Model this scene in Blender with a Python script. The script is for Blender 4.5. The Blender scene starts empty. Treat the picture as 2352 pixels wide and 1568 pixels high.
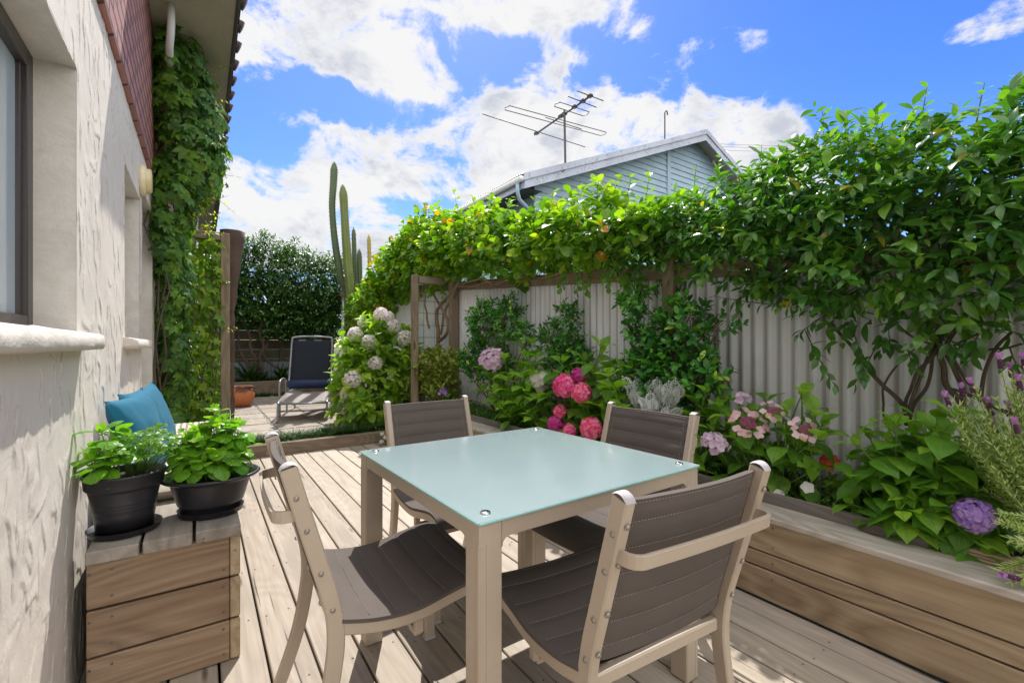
import bpy, math, random
import numpy as np
from mathutils import Vector, Matrix, noise as mnoise
random.seed(7); RNG = np.random.default_rng(11)
R = math.radians
SC = bpy.context.scene
COL = SC.collection
YAW = R(34.4)
CAMZ = 1.157
RIGHT = np.array([math.cos(YAW), -math.sin(YAW), 0.0]); VIEW = np.array([math.sin(YAW), math.cos(YAW), 0.0])

# ---- survey helpers: sight line of the photograph's camera cut with a real plane (metres) ----
def ray(x, y):
    return VIEW + RIGHT * ((x - 1176) / 1045.0) + np.array([0, 0, (792 - y) / 1045.0])
def on_x(x, y, X):
    d = ray(x, y); t = X / d[0]; return (X, d[1] * t, CAMZ + d[2] * t)
def on_y(x, y, Y):
    d = ray(x, y); t = Y / d[1]; return (d[0] * t, Y, CAMZ + d[2] * t)
def on_z(x, y, z):
    d = ray(x, y); t = (z - CAMZ) / d[2]; return (d[0] * t, d[1] * t, z)

# ---- materials ----
MATS = {}
class NT:
    def __init__(s, m):
        m.use_nodes = True; s.t = m.node_tree; s.t.nodes.clear()
    def n(s, typ, ins=None, **props):
        nd = s.t.nodes.new(typ)
        for k, v in props.items(): setattr(nd, k, v)
        for k, v in (ins or {}).items():
            sock = nd.inputs[k]
            if isinstance(v, bpy.types.NodeSocket): s.t.links.new(v, sock)
            else:
                if isinstance(v, tuple) and len(v) == 3 and sock.type == 'RGBA': v = v + (1,)
                sock.default_value = v
        return nd
    def math(s, op, a, b=0.0, c=None, clamp=False):
        nd = s.n('ShaderNodeMath', {0: a, 1: b}, operation=op, use_clamp=clamp)
        if c is not None:
            if isinstance(c, bpy.types.NodeSocket): s.t.links.new(c, nd.inputs[2])
            else: nd.inputs[2].default_value = c
        return nd.outputs[0]
    def mix(s, f, a, b, mode='MIX'):
        nd = s.n('ShaderNodeMix', data_type='RGBA', blend_type=mode)
        for i, v in ((0, f), (6, a), (7, b)):
            if isinstance(v, bpy.types.NodeSocket): s.t.links.new(v, nd.inputs[i])
            else: nd.inputs[i].default_value = v if not (isinstance(v, tuple) and len(v) == 3) else v + (1,)
        return nd.outputs[2]
    def ramp(s, f, stops, interp='LINEAR'):
        nd = s.n('ShaderNodeValToRGB', {0: f}); cr = nd.color_ramp; cr.interpolation = interp
        while len(cr.elements) < len(stops): cr.elements.new(0.5)
        for e, (p, c) in zip(cr.elements, stops):
            e.position = p; e.color = c + (1,) if len(c) == 3 else c
        return nd.outputs[0]
    def sstep(s, v, a, b):
        return s.n('ShaderNodeMapRange', {'Value': v, 'From Min': a, 'From Max': b}, interpolation_type='SMOOTHSTEP').outputs[0]
    def out(s, sh):
        s.n('ShaderNodeOutputMaterial', {'Surface': sh})
    def coords(s, scale=(1, 1, 1), loc=(0, 0, 0), offset=None):
        c = s.n('ShaderNodeNewGeometry').outputs['Position']
        if offset is not None:
            c = s.n('ShaderNodeVectorMath', {0: c, 1: offset}, operation='ADD').outputs[0]
        return s.n('ShaderNodeMapping', {'Vector': c, 'Scale': scale, 'Location': loc}).outputs[0]
    def ocoords(s, scale=(1, 1, 1), offset=None):
        c = s.n('ShaderNodeTexCoord').outputs['Object']
        if offset is not None:
            c = s.n('ShaderNodeVectorMath', {0: c, 1: offset}, operation='ADD').outputs[0]
        return s.n('ShaderNodeMapping', {'Vector': c, 'Scale': scale}).outputs[0]
    def noise(s, vec, scale, detail=5, rough=.55, dist=0.0):
        return s.n('ShaderNodeTexNoise', {'Vector': vec, 'Scale': scale, 'Detail': detail, 'Roughness': rough, 'Distortion': dist}).outputs[0]
    def bump(s, h, strength=.5, dist=.01, nrm=None):
        i = {'Height': h, 'Strength': strength, 'Distance': dist}
        if nrm is not None: i['Normal'] = nrm
        return s.n('ShaderNodeBump', i).outputs[0]
    def bsdf(s, col, rough=.6, nrm=None, metal=0.0, spec=.5, **kw):
        i = {'Base Color': col, 'Roughness': rough, 'Metallic': metal, 'Specular IOR Level': spec}
        if nrm is not None: i['Normal'] = nrm
        i.update(kw)
        return s.n('ShaderNodeBsdfPrincipled', i).outputs[0]
    def attr(s, name):
        return s.n('ShaderNodeAttribute', attribute_name=name).outputs['Fac']

def newmat(name):
    m = bpy.data.materials.new(name); MATS[name] = m; return m, NT(m)

def simple(name, col, rough=.5, metal=0.0, spec=.5, var=.12, nscale=30, bump=.0, **kw):
    m, t = newmat(name)
    v = t.ocoords()
    f = t.noise(v, nscale, 6)
    f2 = t.noise(v, nscale * .12, 3)
    c = t.mix(t.math('MULTIPLY', f, 1.0), tuple(x * (1 - var) for x in col), tuple(min(1, x * (1 + var)) for x in col))
    c = t.mix(t.sstep(f2, .35, .75), c, tuple(x * (1 - var * .8) for x in col))
    r = t.math('ADD', rough - .08, t.math('MULTIPLY', f, .16))
    nr = t.bump(f, bump, .005) if bump else None
    t.out(t.bsdf(c, r, nr, metal, spec, **kw)); return m

def wood(name, c_dark, c_mid, c_light, axis='Y', rough=.7, crack=.6, knots=True, scale=1.0, stain=.35, bumps=.35, rings_k=.42, fine=.28):
    """weathered sawn timber, grain along axis; attribute var shifts it per board"""
    m, t = newmat(name)
    var = t.attr('var')
    off = t.n('ShaderNodeCombineXYZ', {0: t.math('MULTIPLY', var, 37.0), 1: t.math('MULTIPLY', var, 53.0), 2: t.math('MULTIPLY', var, 71.0)}).outputs[0]
    sc = {'X': (.9, 22, 22), 'Y': (22, .9, 22), 'Z': (22, 22, .9)}[axis]
    sf = {'X': (3, 150, 150), 'Y': (150, 3, 150), 'Z': (150, 150, 3)}[axis]
    sb = {'X': (1.2, 5, 5), 'Y': (5, 1.2, 5), 'Z': (5, 5, 1.2)}[axis]
    a = t.noise(t.coords(sc, offset=off), scale, 7, .6, 1.4)
    b = t.noise(t.coords(sf, offset=off), scale, 3, .6)
    c3 = t.noise(t.coords(sb, offset=off), 1.0, 4, .55, .6)
    rings = t.math('FRACT', t.math('MULTIPLY', t.noise(t.coords(sb, offset=off), .8, 1, .4, .3), 14.0))
    rings = t.math('ABSOLUTE', t.math('SUBTRACT', rings, .5))
    f = t.math('ADD', t.math('MULTIPLY', a, .62), t.math('MULTIPLY', rings, rings_k))
    col = t.ramp(f, [(.22, c_dark), (.45, c_mid), (.68, c_light)])
    col = t.mix(t.math('MULTIPLY', t.sstep(c3, .52, .72), stain), col, tuple(x * .55 for x in c_mid))
    col = t.mix(t.math('MULTIPLY', t.sstep(b, .5, .75), fine), col, c_dark)
    col = t.mix(.32, col, t.mix(var, tuple(x * .80 for x in c_mid), tuple(min(1, x * 1.2) for x in c_light)))
    # drying cracks
    ck = t.noise(t.coords(sf, offset=off, loc=(3, 1, 2)), .35, 2, .5)
    ckm = t.math('MULTIPLY', t.sstep(ck, .66, .72), t.sstep(t.noise(t.coords(sb, offset=off, loc=(7, 7, 7)), .7, 2), .42, .6))
    col = t.mix(t.math('MULTIPLY', ckm, crack), col, tuple(x * .25 for x in c_dark))
    if knots:
        ks = {'X': (1.1, 5.5, 5.5), 'Y': (5.5, 1.1, 5.5), 'Z': (5.5, 5.5, 1.1)}[axis]
        vo = t.n('ShaderNodeTexVoronoi', {'Vector': t.coords(ks, offset=off), 'Scale': 1.3}).outputs['Distance']
        col = t.mix(t.math('SUBTRACT', 1.0, t.sstep(vo, .03, .11)), col, tuple(x * .45 for x in c_dark))
    h = t.math('ADD', t.math('MULTIPLY', f, .5), t.math('ADD', t.math('MULTIPLY', b, .5), t.math('MULTIPLY', ckm, -1.2)))
    t.out(t.bsdf(col, rough, t.bump(h, bumps, .004), spec=.3)); return m

def leafmat(name, stops, trans=.35, tcol=(1.6, 1.7, .4), rough=.35, vein=.5, vein_n=7, spec=.5, mott=.25, vcol=(.35, .5, .12), bump=.25):
    """stops: colour over the per-leaf random attribute"""
    m, t = newmat(name)
    var = t.attr('var')
    uv = t.n('ShaderNodeUVMap').outputs[0]
    sx = t.n('ShaderNodeSeparateXYZ', {0: uv})
    u, v = sx.outputs[0], sx.outputs[1]
    au = t.math('ABSOLUTE', t.math('SUBTRACT', u, .5))
    col = t.ramp(var, stops)
    nz = t.noise(t.ocoords(), 25, 3)
    col = t.mix(t.math('MULTIPLY', t.sstep(nz, .4, .7), mott), col, tuple(x * .55 for x in stops[0][1]))
    mid = t.math('SUBTRACT', 1.0, t.sstep(au, .02, .06))
    if vein_n:
        vv = t.math('FRACT', t.math('SUBTRACT', t.math('MULTIPLY', v, float(vein_n)), t.math('MULTIPLY', au, vein_n * .9)))
        side = t.math('SUBTRACT', 1.0, t.sstep(t.math('ABSOLUTE', t.math('SUBTRACT', vv, .5)), .04, .16))
        vm = t.math('MAXIMUM', mid, t.math('MULTIPLY', side, .45))
    else: vm = mid
    colv = t.mix(t.math('MULTIPLY', vm, vein), col, vcol)
    nr = t.bump(vm, bump, .004) if bump else None
    if nr is not None: nr = t.bump(nz, .25, .01, nr)
    p = t.bsdf(colv, rough, nr, spec=spec)
    tc = t.mix(1.0, colv, tcol, 'MULTIPLY')
    ti = {'Color': tc}
    tr = t.n('ShaderNodeBsdfTranslucent', ti).outputs[0]
    t.out(t.n('ShaderNodeMixShader', {0: trans, 1: p, 2: tr}).outputs[0]); return m

# ---- mesh builder ----
class MB:
    def __init__(s): s.v = []; s.f = []; s.a = []; s.cur = 0.5; s.smooth = False; s.sm = []
    def _add(s, vs, fs, smooth=None):
        o = len(s.v); s.v += [tuple(map(float, p)) for p in vs]; s.a += [s.cur] * len(vs)
        s.f += [tuple(i + o for i in f) for f in fs]; s.sm += [s.smooth if smooth is None else smooth] * len(fs)
    def box(s, a, b, bev=0.0, M=None):
        x0, y0, z0 = a; x1, y1, z1 = b
        if bev <= 0:
            vs = [(x, y, z) for z in (z0, z1) for y in (y0, y1) for x in (x0, x1)]
            fs = [(0, 2, 3, 1), (4, 5, 7, 6), (0, 1, 5, 4), (2, 6, 7, 3), (0, 4, 6, 2), (1, 3, 7, 5)]
        else:
            e = min(bev, (x1 - x0) * .45, (y1 - y0) * .45, (z1 - z0) * .45); vs = []; idx = {}
            cx = ((x0, 1), (x1, -1)); fs = []
            for i, (x, sx) in enumerate(((x0, 1), (x1, -1))):
                for j, (y, sy) in enumerate(((y0, 1), (y1, -1))):
                    for k, (z, sz) in enumerate(((z0, 1), (z1, -1))):
                        for ax in range(3):
                            p = [x + sx * e, y + sy * e, z + sz * e]; p[ax] = (x, y, z)[ax]
                            idx[i, j, k, ax] = len(vs); vs.append(tuple(p))
            I = idx
            for ax in range(3):
                o1, o2 = [q for q in range(3) if q != ax]
                for sd in (0, 1):
                    q = []
                    for (p1, p2) in ((0, 0), (1, 0), (1, 1), (0, 1)):
                        c = [0, 0, 0]; c[ax] = sd; c[o1] = p1; c[o2] = p2; q.append(I[c[0], c[1], c[2], ax])
                    fs.append(q)
            for ax in range(3):  # edges along ax
                o1, o2 = [q for q in range(3) if q != ax]
                for p1 in (0, 1):
                    for p2 in (0, 1):
                        c0 = [0, 0, 0]; c1 = [0, 0, 0]; c1[ax] = 1
                        for c in (c0, c1): c[o1] = p1; c[o2] = p2
                        fs.append([I[c0[0], c0[1], c0[2], o1], I[c1[0], c1[1], c1[2], o1], I[c1[0], c1[1], c1[2], o2], I[c0[0], c0[1], c0[2], o2]])
            for i in (0, 1):
                for j in (0, 1):
                    for k in (0, 1): fs.append([I[i, j, k, 0], I[i, j, k, 1], I[i, j, k, 2]])
            c = Vector(((x0 + x1) / 2, (y0 + y1) / 2, (z0 + z1) / 2)); ff = []
            for f in fs:
                P = [Vector(vs[q]) for q in f]; nn = (P[1] - P[0]).cross(P[2] - P[0]); ctr = sum(P, Vector()) / len(P)
                ff.append(tuple(f) if nn.dot(ctr - c) > 0 else tuple(reversed(f)))
            fs = ff
        if M is not None: vs = [M @ Vector(p) for p in vs]
        s._add(vs, fs, False)
        return s
    def tube(s, pts, r, n=8, caps=True, flat=None):
        """pts list; r float or list; flat=(w,h,up): rectangular section instead"""
        P = [Vector(p) for p in pts]; m = len(P)
        rs = r if isinstance(r, (list, tuple)) else [r] * m
        T = []
        for i in range(m):
            d = (P[min(i + 1, m - 1)] - P[max(i - 1, 0)]);
            T.append(d.normalized() if d.length > 1e-9 else Vector((0, 0, 1)))
        up = Vector((0, 0, 1)) if abs(T[0].z) < .9 else Vector((0, 1, 0))
        if flat: up = Vector(flat[2])
        S = T[0].cross(up).normalized(); vs = []; fs = []
        for i in range(m):
            if flat: S = T[i].cross(up).normalized()
            else:
                S = (S - T[i] * S.dot(T[i])).normalized()
            U = S.cross(T[i]).normalized()
            if flat:
                w, h = flat[0] / 2, flat[1] / 2; e = min(w, h) * .3
                sec = [(w, h - e), (w - e, h), (-w + e, h), (-w, h - e), (-w, -h + e), (-w + e, -h), (w - e, -h), (w, -h + e)]
                k = rs[i] if not isinstance(r, float) and r is not None else 1
                vs += [P[i] + S * (a * k) + U * (b * k) for a, b in sec]; n = 8
            else:
                vs += [P[i] + (S * math.cos(2 * math.pi * q / n) + U * math.sin(2 * math.pi * q / n)) * rs[i] for q in range(n)]
        for i in range(m - 1):
            for q in range(n):
                a = i * n + q; b = i * n + (q + 1) % n
                fs.append((a, b, b + n, a + n))
        if caps: fs.append(tuple(reversed(range(n)))); fs.append(tuple(range((m - 1) * n, m * n)))
        s._add(vs, fs, not flat); return s
    def lathe(s, prof, c=(0, 0, 0), n=32, sx=1, sy=1, rot=0.0):
        vs = []; fs = []
        for r, z in prof:
            for q in range(n):
                a = 2 * math.pi * q / n; x, y = r * math.cos(a) * sx, r * math.sin(a) * sy
                vs.append((c[0] + x * math.cos(rot) - y * math.sin(rot), c[1] + x * math.sin(rot) + y * math.cos(rot), c[2] + z))
        for i in range(len(prof) - 1):
            for q in range(n):
                a = i * n + q; b = i * n + (q + 1) % n; fs.append((a, b, b + n, a + n))
        s._add(vs, fs, True); return s
    def grid(s, P, smooth=True, close=False):
        """P[i][j] points"""
        m, n = len(P), len(P[0]); vs = [p for row in P for p in row]; fs = []
        for i in range(m - 1):
            for j in range(n - 1): a = i * n + j; fs.append((a, a + 1, a + n + 1, a + n))
        s._add(vs, fs, smooth); return s
    def prism(s, poly, d, smooth=False):
        """poly: 3D points planar, d: extrusion vector"""
        n = len(poly); vs = [Vector(p) for p in poly] + [Vector(p) + Vector(d) for p in poly]
        nn = Vector()
        for i in range(n): nn += vs[i].cross(vs[(i + 1) % n])
        fs = [tuple(range(n)), tuple(range(2 * n - 1, n - 1, -1))] + [(i, i + n, (i + 1) % n + n, (i + 1) % n) for i in range(n)]
        if nn.dot(Vector(d)) > 0: fs = [tuple(reversed(f)) for f in fs]
        s._add(vs, fs, smooth); return s
    def ball(s, c, r, n=10, sc=(1, 1, 1)):
        prof = [(max(1e-4, math.sin(math.pi * i / n)) * r, -math.cos(math.pi * i / n) * r) for i in range(n + 1)]
        o = len(s.v); s.lathe(prof, (0, 0, 0), n + 2)
        for i in range(o, len(s.v)): p = s.v[i]; s.v[i] = (c[0] + p[0] * sc[0], c[1] + p[1] * sc[1], c[2] + p[2] * sc[2])
        return s
    def mesh(s, name, m):
        me = bpy.data.meshes.new(name); me.from_pydata(s.v, [], s.f)
        at = me.attributes.new('var', 'FLOAT', 'POINT'); at.data.foreach_set('value', s.a)
        me.polygons.foreach_set('use_smooth', s.sm); me.materials.append(MATS[m] if isinstance(m, str) else m); me.update(); return me
    def build(s, name, m, parent=None, **kw):
        o = bpy.data.objects.new(name, s.mesh(name, m)); COL.objects.link(o)
        if parent is not None: o.parent = parent; o.matrix_parent_inverse = parent_inv(parent)
        tag(o, **kw); return o

def world_mat(o):
    M = Matrix.LocRotScale(o.location, o.rotation_euler, o.scale)
    return world_mat(o.parent) @ o.matrix_parent_inverse @ M if o.parent else M
def parent_inv(p): return world_mat(p).inverted()

def tag(o, label=None, cat=None, group=None, kind=None):
    if label: o['label'] = label
    if cat: o['category'] = cat
    if group: o['group'] = group
    if kind: o['kind'] = kind
    return o
def thing(name, label, cat, loc=(0, 0, 0), rz=0.0, group=None):
    o = bpy.data.objects.new(name, None); COL.objects.link(o); o.location = loc; o.rotation_euler = (0, 0, rz); o.empty_display_size = .1
    return tag(o, label, cat, group)
def copy_tree(o, parent=None):
    c = o.copy(); COL.objects.link(c)
    if parent is not None: c.parent = parent; c.matrix_parent_inverse = o.matrix_parent_inverse.copy()
    for ch in [q for q in bpy.data.objects if q.parent == o]: copy_tree(ch, c)
    return c

# ---- leaves: many small curved blades in one mesh, made with numpy ----
def norm(a): return a / np.maximum(np.linalg.norm(a, axis=-1, keepdims=True), 1e-9)
SHAPES = {
 'ovate': [0, .62, .95, .98, .72, .34, 0], 'lance': [0, .55, .9, 1, .8, .45, 0], 'obov': [0, .35, .62, .9, 1, .8, 0],
 'round': [0, .75, 1, 1, .9, .6, 0], 'strap': [.7, 1, 1, .95, .8, .5, 0], 'petal': [.15, .6, .95, 1, .95, .7, 0.25], 'needle': [.6, 1, .8, 0], 'small': [0, .85, .9, 0], 'med': [0, .8, 1, .6, 0]}
class Leaves:
    def __init__(s, shape='ovate', fold=.25, cols=3, wave=0.0): s.w = np.array(SHAPES[shape]); s.fold = fold; s.cols = cols; s.b = []; s.wave = wave
    def add(s, P, D, N, L, W, curl=.5, var=None):
        P = np.atleast_2d(np.asarray(P, float)); m = len(P)
        D = norm(np.broadcast_to(np.asarray(D, float), (m, 3))); N = np.broadcast_to(np.asarray(N, float), (m, 3))
        N = N - D * (N * D).sum(-1, keepdims=True); N = norm(N + 1e-6)
        f = lambda q: np.broadcast_to(np.asarray(q, float), (m,)).copy()
        s.b.append((P, D, N, f(L), f(W), f(curl), f(RNG.random(m) if var is None else var)))
    def count(s): return sum(len(b[0]) for b in s.b)
    def build(s, name, m, parent=None, **kw):
        P, D, N, L, W, C, V = [np.concatenate(q) for q in zip(*s.b)]
        k = len(s.w); c = s.cols; n = len(P)
        tt = np.linspace(0, 1, k); uu = np.linspace(-1, 1, c)
        th = np.where(np.abs(C) < .02, .02, C)[:, None]
        yy = np.sin(th * tt) / th; zz = -(1 - np.cos(th * tt)) / th
        S = np.cross(D, N)
        half = (s.w[None, :] * (W / 2)[:, None])           # n,k
        wv = s.wave * np.sin(tt * 14)[None, :, None] * np.abs(uu)[None, None, :] * L[:, None, None]
        X = half[:, :, None] * uu[None, None, :]
        Z = zz[:, :, None] * L[:, None, None] + s.fold * np.abs(X) + wv
        Yc = (yy * L[:, None])[:, :, None] * np.ones((1, 1, c))
        co = P[:, None, None, :] + X[..., None] * S[:, None, None, :] + Yc[..., None] * D[:, None, None, :] + Z[..., None] * N[:, None, None, :]
        co = co.reshape(-1, 3)
        base = np.array([[i * c + j, i * c + j + 1, (i + 1) * c + j + 1, (i + 1) * c + j] for i in range(k - 1) for j in range(c - 1)])
        nf = len(base)
        idx = (base[None] + (np.arange(n) * k * c)[:, None, None]).reshape(-1)
        me = bpy.data.meshes.new(name)
        me.vertices.add(len(co)); me.vertices.foreach_set('co', co.astype(np.float32).ravel())
        me.loops.add(len(idx)); me.loops.foreach_set('vertex_index', idx.astype(np.int32))
        me.polygons.add(n * nf); me.polygons.foreach_set('loop_start', np.arange(0, len(idx), 4, dtype=np.int32))
        me.polygons.foreach_set('loop_total', np.full(n * nf, 4, dtype=np.int32))
        me.polygons.foreach_set('use_smooth', np.ones(n * nf, dtype=bool))
        uvt = np.stack(np.meshgrid(tt, (uu + 1) / 2, indexing='ij')[::-1], -1).reshape(-1, 2)
        uv = uvt[base.ravel()]
        ul = me.uv_layers.new(name='UVMap'); ul.data.foreach_set('uv', np.tile(uv, (n, 1)).astype(np.float32).ravel())
        at = me.attributes.new('var', 'FLOAT', 'POINT'); at.data.foreach_set('value', np.repeat(V, k * c).astype(np.float32))
        me.materials.append(MATS[m]); me.update(calc_edges=True); me.validate()
        o = bpy.data.objects.new(name, me); COL.objects.link(o)
        if parent is not None: o.parent = parent; o.matrix_parent_inverse = parent_inv(parent)
        tag(o, **kw); return o

def rnd(m, a=-1.0, b=1.0): return RNG.uniform(a, b, (m, 3))
def shoots(L, P, A, n, ln, ll, lw, spread=55, up=.6, curl=(.2, .9), jit=.25, ph=2.4, droop=.0, varbase=None, tip=1.0, lift=0.0):
    """n leaves up each shoot axis A of length ln rooted at P"""
    m = len(P); A = norm(A)
    ref = np.where(np.abs(A[:, 2:3]) < .9, np.array([[0, 0, 1.]]), np.array([[1., 0, 0]]))
    U = norm(np.cross(A, ref)); Wv = np.cross(A, U); a0 = RNG.uniform(0, 6.28, m)
    vb = RNG.random(m) if varbase is None else varbase
    for i in range(n):
        t = (i + .5) / n
        an = a0 + i * ph; rad = U * np.cos(an)[:, None] + Wv * np.sin(an)[:, None]
        sp = R(spread * (1.15 - .55 * t * tip)) + RNG.normal(0, .15, m)
        D = A * np.cos(sp)[:, None] + rad * np.sin(sp)[:, None] + rnd(m) * jit + np.array([0, 0, -droop + lift])
        N = np.array([0, 0, 1.]) * up + A * (1 - up) + rnd(m) * .3 - D * .1
        sc = RNG.uniform(.55, 1.25, m) * (1 - .25 * t)
        vv = np.clip(vb * .6 + RNG.random(m) * .4, 0, 1) if varbase is None else np.clip(vb + RNG.normal(0, .08, m), 0, 1)
        vv = np.where(RNG.random(m) < .018, 1.0, vv)
        L.add(P + A * (ln * t), D, N, ll * sc, lw * sc * RNG.uniform(.85, 1.15, m), RNG.uniform(*curl, m), vv)

def blob_pts(blobs, n, depth=(.75, 1.08), inside=.72):
    """points near the surface of a union of ellipsoids, with outward normals"""
    C = np.array([b[0] for b in blobs], float); Rr = np.array([b[1] for b in blobs], float)
    w = (Rr[:, 0] * Rr[:, 1] + Rr[:, 1] * Rr[:, 2] + Rr[:, 0] * Rr[:, 2]); w /= w.sum()
    k = RNG.choice(len(C), n, p=w); d = norm(RNG.normal(size=(n, 3))); s = RNG.uniform(*depth, n)[:, None]
    p = C[k] + d * Rr[k] * s; nr = norm(d / Rr[k]); keep = np.ones(n, bool)
    for j in range(len(C)):
        q = np.linalg.norm((p - C[j]) / Rr[j], axis=1); keep &= ~((q < inside) & (k != j))
    return p[keep], nr[keep]

def branch(mb, p0, p1, r0, r1, wob=.03, n=7, rr=7):
    p0 = Vector(p0); p1 = Vector(p1); pts = []
    L = (p1 - p0).length
    for i in range(n + 1):
        t = i / n; p = p0.lerp(p1, t)
        if 0 < i < n: p += Vector((random.uniform(-1, 1), random.uniform(-1, 1), random.uniform(-1, 1))) * wob * L
        pts.append(p)
    # smooth
    q = [pts[0]]
    for i in range(len(pts) - 1):
        a, b = pts[i], pts[i + 1]; q += [a.lerp(b, .33), a.lerp(b, .67)]
    q.append(pts[-1]); m = len(q)
    mb.tube(q, [r0 + (r1 - r0) * i / (m - 1) for i in range(m)], rr); return q
SUN_E, EXPO, SKY_S, SKY_V, CLOUD = 2.15, 1.5, .15, .48, .93
# ================= camera, sun, sky =================
cam = bpy.data.cameras.new('camera'); co = bpy.data.objects.new('camera', cam); COL.objects.link(co)
cam.lens = 36 * 1045 / 2352.0; cam.sensor_width = 36; cam.clip_end = 2000; cam.clip_start = .02; cam.shift_y = 8 / 2352
co.location = (0, 0, CAMZ); co.rotation_euler = (R(90), 0, -YAW); SC.camera = co
SUN = Vector((.30, .62, 1.0)).normalized()
elev = math.asin(SUN.z); az = math.atan2(SUN.x, SUN.y)
sl = bpy.data.lights.new('sun', 'SUN'); sl.energy = SUN_E; sl.angle = R(.53); sl.color = (1.0, .955, .88)
so = bpy.data.objects.new('sun', sl); COL.objects.link(so); so.rotation_euler = (-SUN).to_track_quat('-Z', 'Y').to_euler()
SC.view_settings.view_transform = 'Standard'; SC.view_settings.look = 'None'; SC.view_settings.exposure = EXPO; SC.view_settings.gamma = 1
SC.view_settings.use_curve_mapping = False
SC.cycles.use_denoising = True; SC.cycles.max_bounces = 8; SC.cycles.diffuse_bounces = 4; SC.cycles.glossy_bounces = 3; SC.cycles.transmission_bounces = 6; SC.cycles.transparent_max_bounces = 6
SC.cycles.use_adaptive_sampling = False; SC.cycles.sample_clamp_indirect = 6

w = bpy.data.worlds.new('World'); SC.world = w; t = NT(w); w.cycles.sampling_method = 'MANUAL'; w.cycles.sample_map_resolution = 512
sky = t.n('ShaderNodeTexSky', sky_type='NISHITA', sun_disc=False, sun_elevation=elev, sun_rotation=az, altitude=0, air_density=1.0, dust_density=.3, ozone_density=2.5)
hs = t.n('ShaderNodeHueSaturation', {'Color': sky.outputs[0], 'Saturation': 1.36, 'Value': SKY_V, 'Hue': .518}).outputs[0]
d = t.n('ShaderNodeTexCoord').outputs['Generated']
wob = t.n('ShaderNodeTexNoise', {'Vector': d, 'Scale': 5.0, 'Detail': 4.0, 'Roughness': .55}).outputs['Color']
dw = t.n('ShaderNodeVectorMath', {0: t.n('ShaderNodeVectorMath', {0: wob, 1: (.5, .5, .5)}, operation='SUBTRACT').outputs[0], 'Scale': .16}, operation='SCALE').outputs[0]
dd = t.n('ShaderNodeVectorMath', {0: d, 1: dw}, operation='ADD').outputs[0]
# cloud masses of the sky dome: (sight x, sight y, half width, half height, weight)
CL = [(700, 30, 190, 120, 1.2), (610, 80, 120, 100, 1.1), (840, 120, 150, 80, 1), (960, 160, 90, 60, .9), (560, -60, 200, 100, 1.2), (820, 20, 130, 70, .8),
      (1080, -20, 170, 70, 1.0), (1230, 20, 160, 60, .85), (1400, 0, 130, 40, .7),
      (800, 375, 90, 55, 1), (920, 400, 150, 85, 1.1), (1060, 370, 130, 80, 1.1), (1180, 300, 110, 90, 1.1), (1250, 230, 80, 60, .85), (1270, 140, 40, 60, .5), (1330, 140, 50, 40, .3),
      (1300, 340, 130, 80, 1.1), (1440, 280, 110, 75, 1.1), (1540, 330, 120, 90, 1.1), (1690, 320, 110, 75, 1.1), (1800, 380, 120, 60, .9),
      (610, 440, 110, 75, 1.1), (700, 520, 190, 75, 1.15), (560, 540, 120, 90, 1.1), (860, 560, 110, 40, 1.0), (1000, 620, 250, 60, .9), (480, 450, 110, 90, 1),
      (695, 285, 50, 26, .75), (1665, 108, 85, 40, .72), (2350, 60, 110, 55, .85), (1610, 220, 60, 50, .52), (1530, 130, 45, 50, .45), (1000, 190, 70, 40, .6), (1470, 70, 60, 30, .5)]
tot = None
for (x, y, rx, ry, wgt) in CL:
    c = Vector(ray(x, y)).normalized(); az_t = Vector((c.y, -c.x, 0)).normalized(); up_t = az_t.cross(c).normalized()
    k = 1.0 / Vector(ray(x, y)).length  # px -> direction units, roughly
    sx = 1045 / (rx * k) ; sy = 1045 / (ry * k)
    sx *= 1.0; a = az_t * (sx / 1.0); b = up_t * (sy / 1.0)
    da = t.math('SUBTRACT', t.n('ShaderNodeVectorMath', {0: dd, 1: tuple(a)}, operation='DOT_PRODUCT').outputs['Value'], c.dot(a))
    db = t.math('SUBTRACT', t.n('ShaderNodeVectorMath', {0: dd, 1: tuple(b)}, operation='DOT_PRODUCT').outputs['Value'], c.dot(b))
    front = t.n('ShaderNodeVectorMath', {0: d, 1: tuple(c)}, operation='DOT_PRODUCT').outputs['Value']
    r2 = t.math('ADD', t.math('MULTIPLY', da, da), t.math('MULTIPLY', db, db))
    g = t.math('MULTIPLY', t.math('EXPONENT', t.math('MULTIPLY', t.math('POWER', r2, 1.5), -.8)), t.math('MULTIPLY', t.sstep(front, .0, .3), wgt))
    tot = g if tot is None else t.math('ADD', tot, g)
# clouds over the rest of the dome, out of the view, so that the light and reflections hold all round
aw = t.n('ShaderNodeVectorMath', {0: d, 1: tuple(VIEW)}, operation='DOT_PRODUCT').outputs['Value']
big = t.noise(d, 2.2, 4, .5)
tot = t.math('ADD', tot, t.math('MULTIPLY', t.sstep(big, .30, .52), t.math('SUBTRACT', 1.0, t.sstep(aw, .30, .55))))
tot = t.math('MINIMUM', tot, 1.05)
sd = t.n('ShaderNodeMapping', {'Vector': d, 'Scale': (1, 1, 1.5)}).outputs[0]
n1 = t.noise(sd, 6.5, 10, .66, .35)
n3 = t.noise(sd, 22.0, 6, .7, .5)
n2 = t.noise(t.n('ShaderNodeMapping', {'Vector': d, 'Location': (.7, .3, .9), 'Scale': (1, 1, 1.7)}).outputs[0], 7.0, 8, .6, .3)
den = t.math('ADD', tot, t.math('ADD', t.math('MULTIPLY', t.math('SUBTRACT', n1, .5), 3.0), t.math('MULTIPLY', t.math('SUBTRACT', n3, .5), .7)))
mask = t.math('MULTIPLY', t.sstep(den, .49, 1.0), t.sstep(tot, .12, .45))
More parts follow.
